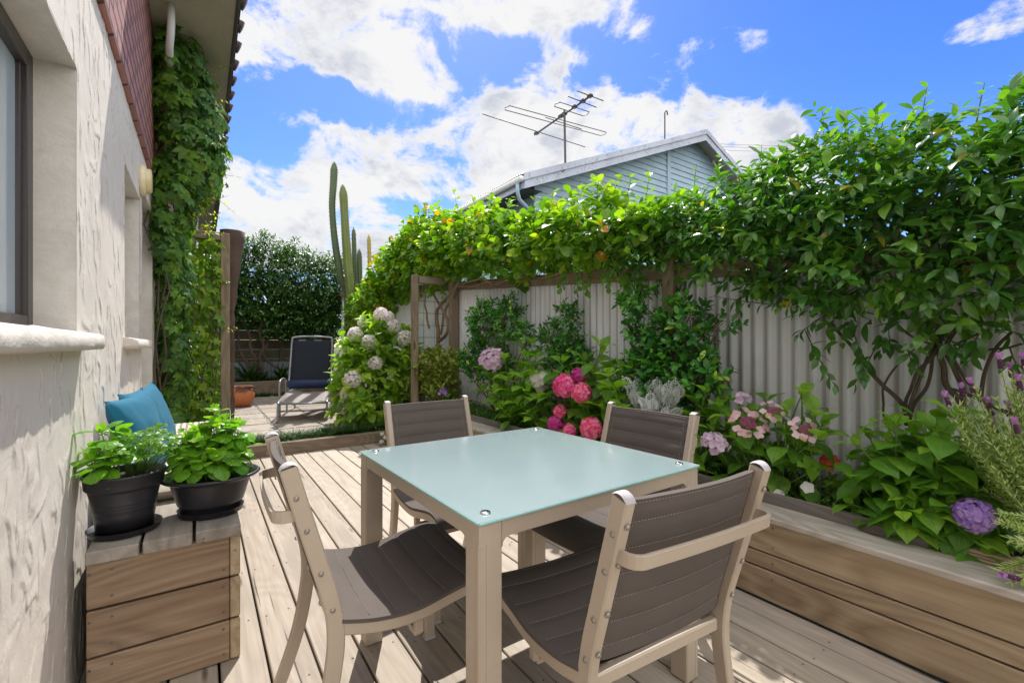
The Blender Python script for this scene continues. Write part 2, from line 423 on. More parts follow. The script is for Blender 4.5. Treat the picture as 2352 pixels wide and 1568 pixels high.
shade = t.math('MULTIPLY', t.sstep(n2, .44, .64), t.math('MULTIPLY', t.sstep(den, .7, 1.3), .95))
back = t.math('SUBTRACT', 1.0, t.sstep(aw, .0, .45))   # unseen clouds behind the view, brightened as added fill light
K = CLOUD / (SKY_S * 2 ** EXPO)
cc = t.mix(shade, (1.0 * K, 1.0 * K, 1.01 * K), (.62 * K, .66 * K, .76 * K))
cc = t.mix(back, cc, (2.9 * K, 2.8 * K, 2.6 * K))
# pale air towards the horizon
zz = t.n('ShaderNodeSeparateXYZ', {0: d}).outputs[2]
hz = t.math('MULTIPLY', t.math('SUBTRACT', 1.0, t.sstep(zz, -.02, .38)), .14)
base = t.mix(hz, hs, (.55 * K, .72 * K, .95 * K))
full = t.mix(mask, base, cc)
t.n('ShaderNodeOutputWorld', {'Surface': t.n('ShaderNodeBackground', {'Color': full, 'Strength': SKY_S}).outputs[0]})

# ================= materials of the setting =================
wood('deck_wood', (.225, .183, .142), (.405, .345, .28), (.56, .50, .425), 'Y', .62, 1.0, rings_k=.16, stain=.75, fine=.42)
wood('bench_face_wood', (.145, .09, .055), (.305, .212, .138), (.44, .33, .23), 'X', .6, .3, stain=.35)
wood('bench_top_wood', (.14, .12, .10), (.27, .235, .20), (.40, .36, .315), 'Y', .7, .8)
wood('planter_wood', (.16, .107, .062), (.37, .28, .18), (.54, .435, .30), 'Y', .65, .5, stain=.6)
wood('coping_wood', (.22, .19, .155), (.40, .36, .31), (.55, .51, .45), 'Y', .65, .7)
wood('edging_wood', (.13, .115, .10), (.20, .18, .16), (.25, .23, .21), 'Y', .7, .3, knots=False)
wood('rail_wood', (.12, .085, .05), (.22, .16, .10), (.32, .25, .17), 'Y', .75, .5)
wood('post_wood', (.13, .10, .065), (.25, .19, .13), (.36, .29, .21), 'Z', .75, .6)
wood('sleeper_wood', (.10, .07, .05), (.20, .15, .11), (.30, .24, .18), 'X', .8, .6)
wood('beam_wood', (.13, .10, .07), (.24, .19, .14), (.34, .28, .21), 'X', .8, .6)
wood('old_board_wood', (.04, .035, .025), (.09, .08, .055), (.16, .15, .10), 'X', .85, .5)

m, t = newmat('plaster')   # thick trowelled render: smears with broken edges
p = t.coords()
sm = t.noise(p, 7.0, 5, .6, .6); fine = t.noise(p, 170, 2); st = t.noise(t.coords((1, 26, 9)), 1.0, 4, .6, 1.0)
hh = t.math('ADD', t.math('MULTIPLY', st, .22), t.math('ADD', t.math('MULTIPLY', sm, .3), t.math('MULTIPLY', fine, .05)))
col = t.mix(t.sstep(t.noise(p, 1.3, 5), .35, .7), (.73, .67, .60), (.67, .61, .54))
col = t.mix(t.math('MULTIPLY', t.sstep(sm, .58, .8), .18), col, (.50, .46, .41))
crv = t.math('MULTIPLY', t.sstep(t.attr('var'), .60, .95), .52)   # thin shadow lines painted along the broken trowel edges
col = t.mix(t.math('MULTIPLY', crv, t.sstep(t.noise(p, 45, 3), .3, .6)), col, (.20, .175, .15))
t.out(t.bsdf(col, .75, t.bump(hh, .8, .012), spec=.25))

m, t = newmat('smooth_plaster')
p = t.coords(); sm = t.noise(p, 9, 5, .6, .5); st = t.noise(t.coords((8, 8, 30)), 1.0, 3)
hh = t.math('ADD', sm, t.math('ADD', t.math('MULTIPLY', st, .5), t.math('MULTIPLY', t.noise(p, 160, 2), .10)))
t.out(t.bsdf(t.mix(t.sstep(sm, .35, .7), (.66, .61, .555), (.57, .53, .475)), .75, t.bump(hh, .8, .008), spec=.25))

m, t = newmat('brick')
sp = t.n('ShaderNodeSeparateXYZ', {0: t.n('ShaderNodeNewGeometry').outputs['Position']})
v = t.n('ShaderNodeCombineXYZ', {0: t.math('ADD', sp.outputs[1], sp.outputs[0]), 1: sp.outputs[2]}).outputs[0]
br = t.n('ShaderNodeTexBrick', {'Vector': v, 'Color1': (.46, .20, .17, 1), 'Color2': (.33, .14, .13, 1), 'Mortar': (.025, .018, .018, 1), 'Scale': 1.0, 'Mortar Size': .013, 'Mortar Smooth': .15, 'Brick Width': .24, 'Row Height': .086, 'Bias': -.1})
nz = t.noise(t.coords(), 40, 5)
c = t.mix(t.math('MULTIPLY', nz, .5), br.outputs[0], (.36, .19, .19))
t.out(t.bsdf(c, .7, t.bump(t.math('SUBTRACT', t.math('MULTIPLY', nz, .3), br.outputs[1]), .9, .008), spec=.3))

def zinc(name, c1, c2, stain, metal=.0, rough=.45, groove_shade_moss=False):
    m, t = newmat(name); p = t.coords()
    a = t.noise(t.coords((1, 1, .35)), 7, 6, .6); b = t.noise(p, 55, 4, .6)
    c = t.mix(t.sstep(a, .35, .7), c1, c2)
    c = t.mix(t.math('MULTIPLY', t.sstep(t.noise(t.coords((14, 14, .9)), 1.0, 4), .5, .75), .35), c, stain)
    c = t.mix(t.math('MULTIPLY', t.sstep(t.noise(p, 38, 3, .7), .68, .74), .6), c, (.20, .18, .15))
    if groove_shade_moss:   # groove shade painted in as dark bands, and moss low down
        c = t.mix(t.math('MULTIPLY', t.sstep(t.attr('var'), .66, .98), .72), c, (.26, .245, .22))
        z = t.n('ShaderNodeSeparateXYZ', {0: p}).outputs[2]
        lo = t.math('SUBTRACT', 1.0, t.sstep(z, .55, 1.15))
        c = t.mix(t.math('MULTIPLY', lo, t.math('MULTIPLY', t.sstep(t.noise(p, 6, 5, .65), .42, .7), .5)), c, (.22, .235, .15))
    t.out(t.bsdf(c, t.math('ADD', rough, t.math('MULTIPLY', b, .15)), t.bump(b, .12, .002), metal=metal, spec=.4)); return m
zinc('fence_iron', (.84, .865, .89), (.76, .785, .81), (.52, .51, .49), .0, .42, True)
zinc('old_iron', (.30, .34, .38), (.22, .25, .29), (.2, .2, .2), .3, .4)
zinc('roof_iron', (.45, .46, .48), (.36, .37, .38), (.25, .24, .23), .1, .5)

m, t = newmat('flaking_paint')
p = t.coords(); a = t.noise(p, 5, 6, .65); b = t.noise(p, 22, 5, .7)
fl = t.math('MULTIPLY', t.sstep(a, .48, .56), t.sstep(b, .53, .58))
c = t.mix(t.sstep(t.noise(p, 1.2, 4), .35, .7), (.47, .52, .63), (.38, .42, .52))
c = t.mix(t.math('MULTIPLY', fl, .8), c, (.22, .19, .18))
c = t.mix(t.math('MULTIPLY', t.sstep(t.noise(t.coords((3, 3, .6)), 1.3, 5, .6), .66, .73), .6), c, (.42, .24, .13))
t.out(t.bsdf(c, .6, t.bump(t.math('SUBTRACT', 1.0, fl), .3, .004)))
m, t = newmat('weatherboard_paint')
p = t.coords(); a = t.noise(p, 4, 6, .65); b = t.noise(p, 26, 5, .7)
fl = t.math('MULTIPLY', t.sstep(a, .55, .62), t.sstep(b, .58, .64))
c = t.mix(t.sstep(t.noise(t.coords((1, 1, 3)), 1.4, 5), .35, .7), (.33, .46, .56), (.28, .39, .49))
c = t.mix(t.math('MULTIPLY', fl, .7), c, (.16, .17, .17))
t.out(t.bsdf(c, .6, t.bump(fl, -.3, .003)))

simple('soffit_board', (.42, .40, .34), .8, var=.18, nscale=14)
simple('dark_metal', (.055, .05, .05), .45, var=.2)
simple('dark_fascia', (.06, .058, .058), .6, var=.3, nscale=12)
simple('tile', (.07, .04, .038), .6, var=.4, nscale=20)
simple('window_frame', (.055, .048, .045), .35, spec=.5)
simple('white_pvc', (.72, .73, .76), .35, var=.05)
simple('cream_plastic', (.70, .62, .42), .35, var=.04)
simple('cream_lens', (.62, .52, .28), .2, var=.04)
simple('soil', (.045, .03, .022), .95, var=.6, nscale=60, bump=.9)
simple('old_antenna', (.07, .06, .055), .5, .3, var=.4)
simple('rust_wire', (.08, .055, .04), .7, var=.4)
m, t = newmat('window_pane')   # glass with a pale curtain close behind it
c = t.mix(t.sstep(t.noise(t.coords((1, 4, .7)), 1.6, 3), .3, .7), (.55, .63, .66), (.44, .54, .60))
t.out(t.bsdf(c, .08, spec=.6, **{'Coat Weight': .5, 'Coat Roughness': .03}))
m, t = newmat('ground')
p = t.coords(); a = t.noise(p, 3, 8, .65)
t.out(t.bsdf(t.mix(a, (.035, .03, .02), (.07, .075, .03)), .95, t.bump(t.noise(p, 40, 5), .6, .02)))
m, t = newmat('gravel')
p = t.coords((1, 1, 1)); vo = t.n('ShaderNodeTexVoronoi', {'Vector': p, 'Scale': 55.0})
rr = t.n('ShaderNodeSeparateColor', {0: vo.outputs['Color']}).outputs[0]
c = t.ramp(rr, [(0, (.25, .24, .22)), (.5, (.48, .46, .43)), (1, (.78, .76, .72))])
c = t.mix(t.sstep(vo.outputs['Distance'], .35, .7), c, (.12, .11, .09))
t.out(t.bsdf(c, .8, t.bump(t.math('SUBTRACT', 1.0, vo.outputs['Distance']), .9, .015)))
m, t = newmat('paver')
p = t.coords(); va = t.attr('var'); a = t.noise(p, 5, 6, .6)
c = t.mix(va, (.27, .22, .18), (.37, .32, .27)); c = t.mix(t.sstep(a, .4, .7), c, (.23, .20, .175))
t.out(t.bsdf(c, .8, t.bump(t.noise(p, 90, 3), .25, .004)))

# ================= ground, deck, patio =================
g = MB(); S = 300
g._add([(-S, -S, -.16), (S, -S, -.16), (S, S, -.16), (-S, S, -.16)], [(0, 1, 2, 3)]); g.build('ground', 'ground', kind='structure')
PX = 2.11; DY1 = 5.33; pitch = .1485; gap = .0085
dk = MB(); x = .204 - 12 * pitch
while x < PX - .01:
    a, b = max(x + gap / 2, -.345), min(x + pitch - gap / 2, PX - .004)
    if b - a > .02:
        # boards butt end to end at staggered joints
        cuts = [-1.6, DY1 - .004]
        for y0, y1 in zip(cuts[:-1], cuts[1:]):
            dk.cur = random.random(); dz = random.uniform(-.0012, .0012)
            dk.box((a, y0 + .0015, -.032), (b, y1 - .0015, dz), .0035)
    x += pitch
deck = dk.build('deck', 'deck_wood', kind='structure')
sc_ = MB()
for yj in (-.2, .28, .76, 1.24, 1.72, 2.2, 2.68, 3.16, 3.64, 4.12, 4.6, 5.08):
    x = .204 - 3 * pitch
    while x < PX - .02:
        for o_ in (.03, .115):
            if -.33 < x + o_ < PX - .02: sc_.lathe([(.0001, .0022), (.0032, .0021), (.0038, .0014), (.004, .0)], (x + o_ + random.uniform(-.004, .004), yj + random.uniform(-.006, .006), .0005), 7)
        x += pitch
simple('screw_steel', (.20, .185, .165), .4, .6, var=.3)
sc_.build('deck_screws', 'screw_steel', kind='structure')

pz = .10
gr = MB(); gr.box((-.30, DY1 + .16, -.1), (2.66, 10.72, pz - .012)); gr.build('gravel_bed', 'gravel', kind='structure')
pv = MB(); pw = .50
ox = .02
for j in range(11):
    for i in range(6):
        x0 = -.28 + i * (pw + .045) + random.uniform(-.008, .008); y0 = DY1 + .50 + j * (pw + .045) + random.uniform(-.008, .008)
        if x0 + pw > 2.64 or y0 + pw > 10.7: continue
        pv.cur = random.random(); pv.box((x0, y0, pz - .04), (x0 + pw, y0 + pw, pz + .004 + random.uniform(-.002, .002)), .005)
pv.build('patio_paving', 'paver', kind='structure')
st_ = MB()
for _ in range(5200):   # loose pebbles between and on the slabs
    i = random.random(); x = random.uniform(-.27, 2.6); y = random.uniform(DY1 + .3, 9.3)
    fx = (x + .28) % (pw + .045); fy = (y - DY1 - .5) % (pw + .045)
    if y > DY1 + .52 and fx < pw - .01 and fy < pw - .01 and random.random() > .05: continue
    r = random.uniform(.006, .013); st_.ball((x, y, pz - .004 + r * .3), r, 3, (1, random.uniform(.6, 1), .6))
simple('pebble', (.55, .53, .50), .8, var=.35, nscale=25)
st_.build('loose_pebbles', 'pebble', kind='stuff', label='pale loose pebbles between the patio paving slabs', cat='pebbles')

sb = MB(); sb.box((-.34, DY1, -.02), (PX + .02, DY1 + .10, .125), .006)
o = sb.build('timber_sleeper', 'sleeper_wood', label='long timber sleeper edging the deck in front of the strip of dark grass', cat='sleeper')
sb = MB(); sb.box((-.2, 10.74, -.05), (2.66, 10.86, .40), .008)
sb.build('timber_sleeper', 'sleeper_wood', label='high timber sleeper holding the raised bed at the foot of the back fence', cat='sleeper')
s_ = MB(); s_.box((-.30, 10.87, -.05), (2.66, 11.6, .37)); s_.build('garden_soil', 'soil', kind='structure')
s_ = MB(); s_.box((-.30, DY1 + .105, -.05), (2.6, DY1 + .42, .10)); s_.build('edging_soil', 'soil', kind='structure')

# ================= the house on the left =================
WX = -.35
house = thing('rendered_house', 'two storey house with cream trowelled plaster below and red brick above, along the left', 'house', (-.35, 4, 0))
wl = MB()
def wall_rects(mb, X, ys, zs, holes):
    for y0, y1 in zip(ys[:-1], ys[1:]):
        for z0, z1 in zip(zs[:-1], zs[1:]):
            if any(h[0] <= y0 and y1 <= h[1] and h[2] <= z0 and z1 <= h[3] for h in holes): continue
            mb._add([(X, y0, z0), (X, y1, z0), (X, y1, z1), (X, y0, z1)], [(0, 1, 2, 3)])
H1 = (.85, 2.12, 1.195, 2.10); H2 = (3.30, 4.07, 1.19, 2.17); H3 = (4.21, 5.08, .02, 2.30)
ys = sorted({-3, 16, *[h[0] for h in (H1, H2, H3)], *[h[1] for h in (H1, H2, H3)]}); zs = sorted({-.15, 2.56, *[h[2] for h in (H1, H2, H3)], *[h[3] for h in (H1, H2, H3)]})
ys2 = sorted(set(ys) | {1.3, 5.12}); zs_d = sorted(set(zs) | {.0})
wall_rects(wl, WX, ys2, zs, (H1, H2, H3, (1.3, 5.12, -.15, 2.56)))
# hand-trowelled relief: raised smears, each ending in a broken edge
gy, gz = .0047, .0075; ny = int((5.12 - 1.3) / gy) + 1; nz_ = int(2.71 / gz) + 1
YY, ZZ = np.meshgrid(np.linspace(1.3, 5.12, ny), np.linspace(-.15, 2.56, nz_), indexing='ij'); HH = np.zeros_like(YY); EDGE_SHADE = np.zeros_like(YY)
rg = np.random.default_rng(5)
for _ in range(1250):
    cy, cz = rg.uniform(1.25, 5.15), rg.uniform(-.15, 2.6); ln = rg.uniform(.03, .11) * (1.4 if rg.random() < .2 else 1); wd = rg.uniform(.03, .085); an = rg.normal(0, .38) + (rg.random() < .16) * 1.3; am = rg.uniform(.0014, .0044)
    i0, i1 = np.searchsorted(YY[:, 0], [cy - .2, cy + .2]); j0, j1 = np.searchsorted(ZZ[0], [cz - .2, cz + .2])
    if i1 - i0 < 3 or j1 - j0 < 3: continue
    y = YY[i0:i1, j0:j1] - cy; z = ZZ[i0:i1, j0:j1] - cz
    a = y * math.cos(an) + z * math.sin(an); b_ = -y * math.sin(an) + z * math.cos(an)
    a = a + .010 * np.sin(b_ * rg.uniform(20, 60) + rg.uniform(0, 6)) + .35 * abs(b_) * rg.uniform(-1, 1)
    end = np.clip(1 - (abs(b_) / ln) ** 3, 0, 1)
    hgt = np.where(a < 0, 0, np.clip(1 - a / wd, 0, 1)) * np.clip(a / .0025, 0, 1) * end * am
    HH[i0:i1, j0:j1] = np.maximum(HH[i0:i1, j0:j1], hgt)
    EDGE_SHADE[i0:i1, j0:j1] = np.maximum(EDGE_SHADE[i0:i1, j0:j1], np.exp(-((a + .001) / .0042) ** 2) * end * (.4 + am * 160))
HH += .0007 * (np.sin(YY * 9 + 2 * np.sin(ZZ * 4)) * np.sin(ZZ * 7 + 1.5 * np.sin(YY * 5)) + 1)
HH += .0003 * (np.sin(YY * 31 + 3 * np.sin(ZZ * 13)) * np.sin(ZZ * 23 + 2 * np.sin(YY * 17)) + 1)
o0 = len(wl.v); wl.v += [(WX + .0 + float(h_), float(y_), float(z_)) for y_, z_, h_ in zip(YY.ravel(), ZZ.ravel(), HH.ravel())]; wl.a += [float(v_) for v_ in (.5 + .5 * np.clip(EDGE_SHADE, 0, 1)).ravel()]
for i in range(ny - 1):
    yc = YY[i, 0] + gy / 2
    for j in range(nz_ - 1):
        zc = ZZ[0, j] + gz / 2
        if any(h_[0] + .003 < yc < h_[1] - .003 and h_[2] + .003 < zc < h_[3] - .003 for h_ in (H1, H2, H3)): continue
        a_ = o0 + i * nz_ + j; wl.f.append((a_, a_ + nz_, a_ + nz_ + 1, a_ + 1)); wl.sm.append(True)
wl.box((-7, -3, -.15), (-6.8, 16, 2.56)); wl.box((-6.8, -3.0, -.15), (-.36, -2.9, 2.56)); wl.box((-6.8, 15.9, -.15), (-.36, 16, 2.56))
wl.build('plaster_wall', 'plaster', house)
for (y0, y1, z0, z1) in (H1, H2, H3):
    rv = MB()
    D = .12; X = WX + .0015
    e = .006
    rv.box((WX - D, y1, z0), (X, y1 + e, z1)); rv.box((WX - D, y0 - e, z0), (X, y0, z1)); rv.box((WX - D, y0 - e, z1), (X, y1 + e, z1 + e))
    rv.build('window_reveal', 'smooth_plaster', house)
for i, (y0, y1, z0, z1) in enumerate((H1, H2, H3)):
    fr = MB(); X = WX - .115; wdt = .055
    fr.box((X - .03, y0, z0), (X + .012, y0 + wdt, z1), .003); fr.box((X - .03, y1 - wdt, z0), (X + .012, y1, z1), .003)
    fr.box((X - .03, y0 + wdt, z1 - wdt), (X + .012, y1 - wdt, z1), .003); fr.box((X - .03, y0 + wdt, z0), (X + .012, y1 - wdt, z0 + wdt), .003)
    fr.box((X - .025, y0 + wdt, z0 + wdt), (X - .001, y0 + wdt + .02, z1 - wdt), .002); fr.box((X - .025, y1 - wdt - .02, z0 + wdt), (X - .001, y1 - wdt, z1 - wdt), .002)
    f = fr.build('window' if i < 2 else 'door', 'window_frame', house)
    pn = MB(); pn.box((X - .018, y0 + wdt + .019, z0 + wdt - .002), (X - .012, y1 - wdt - .019, z1 - wdt + .002)); pn.build('pane' if i < 2 else 'door_pane', 'window_pane', f)
    if i < 2:
        # hand-trowelled sloping sill
        P = []; ny = 70; ya, yb = y0 - .06, y1 + .085
        prof = [(-.02, .012), (.054, .0), (.064, -.006), (.068, -.040), (.060, -.052), (.0, -.058), (-.02, -.058)]
        for a in range(ny + 1):
            yy = ya + (yb - ya) * a / ny; k = 1 if 0 < a < ny else .75
            P.append([(WX - .12 + .12 + (px_ if px_ < 0 else px_ * k) + (mnoise.noise(Vector((yy * 7, b_, i))) * .005 + mnoise.noise(Vector((yy * 31, b_ * 3, i))) * .0035), yy, z0 + pz_ * (k if pz_ < 0 else 1) + mnoise.noise(Vector((yy * 6, b_ + 9, i))) * .005) for b_, (px_, pz_) in enumerate(prof)])
        P = [[(p[0], p[1], p[2]) for p in reversed(row)] for row in P]
        sl_ = MB(); sl_.grid(P)
        sl_._add([P[0][q] for q in range(7)], [tuple(range(7))]); sl_._add([P[-1][q] for q in range(7)], [tuple(reversed(range(7)))])
        sl_.box((WX - .12, y0, z0 - .05), (WX - .015, y1, z0 + .012))
        sl_.build('window_sill', 'smooth_plaster', f)
bw = MB(); zs2 = 3.76
bw.box((-7.0, -3, 2.565), (-.325, 16, zs2 + .3))
bw.box((-.326, 5.0, 2.62), (-.20, 5.9, zs2 - .01)); bw.box((-.326, 9.4, 2.62), (-.10, 10.2, zs2 - .01))
bw.build('brick_wall', 'brick', house)
ex = .0938 * (zs2 - CAMZ) 
EY = 3.84  # unseen nearer eave left off so that sun reaches the wall
so_ = MB(); so_.box((-.323, EY, zs2), (ex - .02, 15.6, zs2 + .012))
for k in range(0): pass
so_.build('soffit', 'soffit_board', house)
rf = MB()
rf.box((ex - .02, EY, zs2 - .015), (ex + .005, 15.6, zs2 + .17), .003)
rf.build('fascia', 'dark_fascia', house)
rf = MB()
rf.prism([(ex + .03, EY, zs2 + .20), (-3.6, EY, zs2 + 1.75), (-3.6, EY, zs2 + 1.69), (ex + .03, EY, zs2 + .15)], (0, 15.6 - EY, 0))
rf.prism([(-3.6, EY, zs2 + 1.75), (-7.5, EY, zs2 + .15), (-7.5, EY, zs2 + .09), (-3.6, EY, zs2 + 1.69)], (0, 15.6 - EY, 0))
rf.prism([(-.325, EY + .02, zs2 + .25), (-3.6, EY + .02, zs2 + 1.68), (-6.9, EY + .02, zs2 + .25)], (0, .1, 0))
for k in range(35):  # tile ends lipping over the fascia
    y = EY + .1 + k * .33; rf.tube([(ex - .05, y, zs2 + .20), (ex + .055, y, zs2 + .155)], .055, 8)
rf.build('roof', 'tile', house)
gt = MB(); 
gt.tube([(ex + .032, 9.4, zs2 + .085), (ex + .032, 15.5, zs2 + .075)], None, flat=(.05, .09, (0, 0, 1)))
gt.build('gutter', 'dark_fascia', house)
for pts_ in ([(-.185, 4.34, zs2 - .002), (-.185, 4.34, 3.60), (-.19, 4.37, 3.54), (-.20, 4.45, 3.49), (-.22, 4.9, 3.40)], [(-.06, 10.3, .2), (-.06, 10.3, zs2)]): dp = MB(); dp.tube(pts_, .026, 12); dp.build('downpipe', 'white_pvc', house)

p = on_x(338, 416, -.31)
lamp = thing('wall_lamp', 'round cream bulkhead lamp on the plaster wall beside the climbing vine', 'wall lamp', (-.35, p[1], p[2]))
lb = MB(); 
Mx = Matrix.Translation((-.349, p[1], p[2])) @ Matrix.Rotation(R(90), 4, 'Y')
def lathe_on(M, prof, n=24):
    q = MB(); q.lathe(prof, (0, 0, 0), n); q.v = [tuple(M @ Vector(v_)) for v_ in q.v]; return q
lathe_on(Mx, [(.0001, 0), (.10, 0), (.105, .01), (.105, .03), (.098, .036), (.0001, .036)]).build('base', 'cream_plastic', lamp)
lathe_on(Mx, [(.085, .036), (.085, .058), (.078, .066), (.0001, .068)]).build('lens', 'cream_lens', lamp)

# ================= fences =================
FX = 2.70
def corrug(mb, a, b, z0f, z1f, nrm, pitch=.076, amp=.017):
    a = Vector(a); b = Vector(b); L = (b - a).length; n = int(L / pitch * 8); rows = []; vl = []; o_ = len(mb.a)
    for i in range(n + 1):
        s = i / n * L; p = a.lerp(b, i / n) + Vector(nrm) * (amp * math.sin(2 * math.pi * s / pitch))
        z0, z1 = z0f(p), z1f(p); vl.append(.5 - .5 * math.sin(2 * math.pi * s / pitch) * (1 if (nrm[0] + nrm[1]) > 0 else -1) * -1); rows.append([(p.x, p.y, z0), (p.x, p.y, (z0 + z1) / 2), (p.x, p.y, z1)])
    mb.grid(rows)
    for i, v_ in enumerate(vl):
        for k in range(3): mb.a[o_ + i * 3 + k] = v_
fence = thing('corrugated_fence', 'pale corrugated iron fence with timber rail running along the right behind the planter', 'fence', (FX, 2.5, 0))
railz = lambda y: 1.46 + .075 * y
edges = [-1.6, .12, 2.62, 3.38, 5.15, 7.0, 8.9, 10.9]
for i, (y0, y1) in enumerate(zip(edges[:-1], edges[1:])):
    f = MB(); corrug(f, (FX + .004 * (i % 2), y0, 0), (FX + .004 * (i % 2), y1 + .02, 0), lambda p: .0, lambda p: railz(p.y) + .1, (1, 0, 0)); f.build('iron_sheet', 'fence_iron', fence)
f = MB()
f.prism([(FX - .075, -1.6, railz(-1.6)), (FX - .075, 11, railz(11)), (FX - .075, 11, railz(11) + .10), (FX - .075, -1.6, railz(-1.6) + .10)], (.05, 0, 0))
f.build('rail', 'rail_wood', fence)
for y in (-.7, 1.93, 5.12, 8.0):
    f = MB(); f.cur = random.random(); f.box((FX - .115 if y < 3 else FX - .13, y - .045, .1), (FX - .079 if y < 3 else FX - .03, y + .045, railz(y) + (.12 if y < 3 else .16)), .004)
    f.build('post', 'post_wood', fence)

bf = thing('board_fence', 'mossy dark horizontal board fence with iron patches across the far end of the garden', 'fence', (1.2, 11.7, 0))
f = MB(); z = .42
while z < 2.1:
    f.cur = random.random(); f.box((-.1, 11.66 + random.uniform(0, .012), z), (2.7, 11.70, z + .21), .004); z += .2125
f.build('fence_boards', 'old_board_wood', bf)
for x in (.4, 1.5, 2.45):
    f = MB(); f.box((x, 11.57, .3), (x + .09, 11.655, 2.2), .004); f.build('post', 'old_board_wood', bf)
f = MB(); corrug(f, (-.15, 11.5, 0), (.42, 11.5, 0), lambda p: .3, lambda p: 2.0, (0, 1, 0)); f.build('iron_sheet', 'old_iron', bf)
f = MB(); corrug(f, (.44, 11.52, 0), (1.9, 11.52, 0), lambda p: .3, lambda p: .78, (0, 1, 0)); f.build('iron_sheet', 'old_iron', bf)

# ================= neighbour's house =================
nh = thing('weatherboard_house', 'pale blue weatherboard house with flaking white gable edge behind the hedge', 'house', (8, 9, 0))
NY = 7.45
E = on_y(1205, 402, NY); A = on_y(1622, 300, NY)   # eave corner and ridge
ex_, ez = E[0], E[2]; ax_, az_ = A[0], A[2]; rx_ = 2 * ax_ - ex_
y1 = NY + 9.8; slope = (az_ - ez) / (ax_ - ex_)
yw = NY + .42
wb = MB(); z = 0.0; step = .155
bx0 = ex_ + .55; bx1 = rx_ - .55
def half(z):   # wall limits at height z under the slopes
    zt = z - ez + .12
    return (max(bx0, ex_ + zt / slope), min(bx1, rx_ - zt / slope))
while z < az_ - .1:
    a, b = half(z + step); a0, b0 = half(z)
    if b0 - a0 > .1 and b > a: wb._add([(a0, yw - .028, z), (b0, yw - .028, z), (b, yw - .004, z + step), (a, yw - .004, z + step)], [(0, 1, 2, 3)]); wb._add([(a0, yw - .004, z), (b0, yw - .004, z), (b0, yw - .028, z), (a0, yw - .028, z)], [(0, 1, 2, 3)])
    z += step
wb.box((bx0, yw + .0, 0), (bx0 + .05, y1 - .4, ez - .05)); wb.box((bx1 - .05, yw, 0), (bx1, y1 - .4, ez - .05))
wb._add([(bx0, y1 - .4, 0), (bx1, y1 - .4, 0), (bx1, y1 - .4, ez), (ax_, y1 - .4, az_ - .1), (bx0, y1 - .4, ez)], [(0, 1, 2, 3, 4)])
wb.build('weatherboard_wall', 'weatherboard_paint', nh)
tr_ = MB(); px_ = on_y(1534, 360, yw)[0]
tr_.box((px_ - .07, yw - .045, 0), (px_ + .07, yw - .001, half(0)[0] * 0 + ez + (px_ - ex_) * slope - .22)); tr_.build('cover_board', 'weatherboard_paint', nh); tr_ = MB(); tr_.box((bx0 - .02, yw - .045, 0), (bx0 + .12, yw - .001, ez - .0))
tr_.build('cover_board', 'weatherboard_paint', nh)
for sgn, x0 in ((1, ex_), (-1, rx_)):
    q = MB(); dz = .27
    q.prism([(x0, NY, ez - dz), (ax_, NY, az_ - dz), (ax_, NY, az_ - .0), (x0, NY, ez - .0)], (0, .035, 0))
    q.prism([(x0 - sgn * .03, NY - .03, ez - .11), (ax_, NY - .03, az_ - .11 + .01), (ax_, NY - .03, az_ + .03), (x0 - sgn * .03, NY - .03, ez + .03)], (0, .028, 0))
    q.build('barge_board', 'flaking_paint', nh)
    q = MB()
    q._add([(x0, NY + .036, ez - .10), (ax_, NY + .036, az_ - .10), (ax_, yw, az_ - .10), (x0, yw, ez - .10)], [(0, 1, 2, 3)]); q.build('verge_lining', 'soffit_board', nh)
    rows = []; nseg = int(9.9 / .076 * 6)
    r = MB()
    for i in range(nseg + 1):
        y = NY - .02 + 9.9 * i / nseg; dz = .009 * math.sin(2 * math.pi * i / 6)
        rows.append([(x0 - sgn * .10, y, ez - .10 * slope + .035 + dz), (ax_, y, az_ + .035 + dz)])
    r.grid(rows); r.build('roof', 'roof_iron', nh)
q = MB(); q.box((ex_ - .02, NY + .04, ez - .26), (ex_ + .01, y1, ez - .02)); q.build('fascia', 'flaking_paint', nh)
q = MB(); q._add([(ex_, NY + .1, ez - .2), (bx0, NY + .1, ez - .2), (bx0, y1, ez - .2), (ex_, y1, ez - .2)], [(0, 1, 2, 3)]); q.build('eave_lining', 'dark_fascia', nh)
q = MB(); q.tube([(ex_ - .09, NY - .03, ez - .09), (ex_ - .09, y1, ez - .09)], .06, 10); q.build('gutter', 'white_pvc', nh)
q = MB(); q.tube([(ex_ - .09, NY + .12, ez - .15), (ex_ - .09, NY + .12, ez - .33), (ex_ - .02, NY + .16, ez - .45), (bx0 - .1, yw - .08, ez - .62), (bx0 + .9, yw - .08, ez - .95)], .04, 10); q.build('downpipe', 'weatherboard_paint', nh)
for (x, y) in ((1932, 268), (1958, 278)): pass
for (bx, by) in ((1643, 345), (1640, 372), (1672, 352)):
    c_ = on_y(bx * 1.0 + 290 - 290, by, yw - .06); 
    q = MB(); q.box((c_[0] - .05, yw - .09, c_[2] - .06), (c_[0] + .05, yw - .03, c_[2] + .06), .01); q.build('junction_box', 'white_pvc', nh)
vp = MB(); b0 = on_y(1527, 322, NY + .6); h0 = on_y(1527, 255, NY + .6)
vp.tube([(b0[0], b0[1], b0[2] - .3), (b0[0], b0[1], h0[2] - .05), (b0[0] + .03, b0[1], h0[2] + .02), (b0[0] + .10, b0[1], h0[2] + .01), (b0[0] + .12, b0[1], h0[2] - .08)], .018, 8); vp.build('vent_pipe', 'dark_metal', nh)

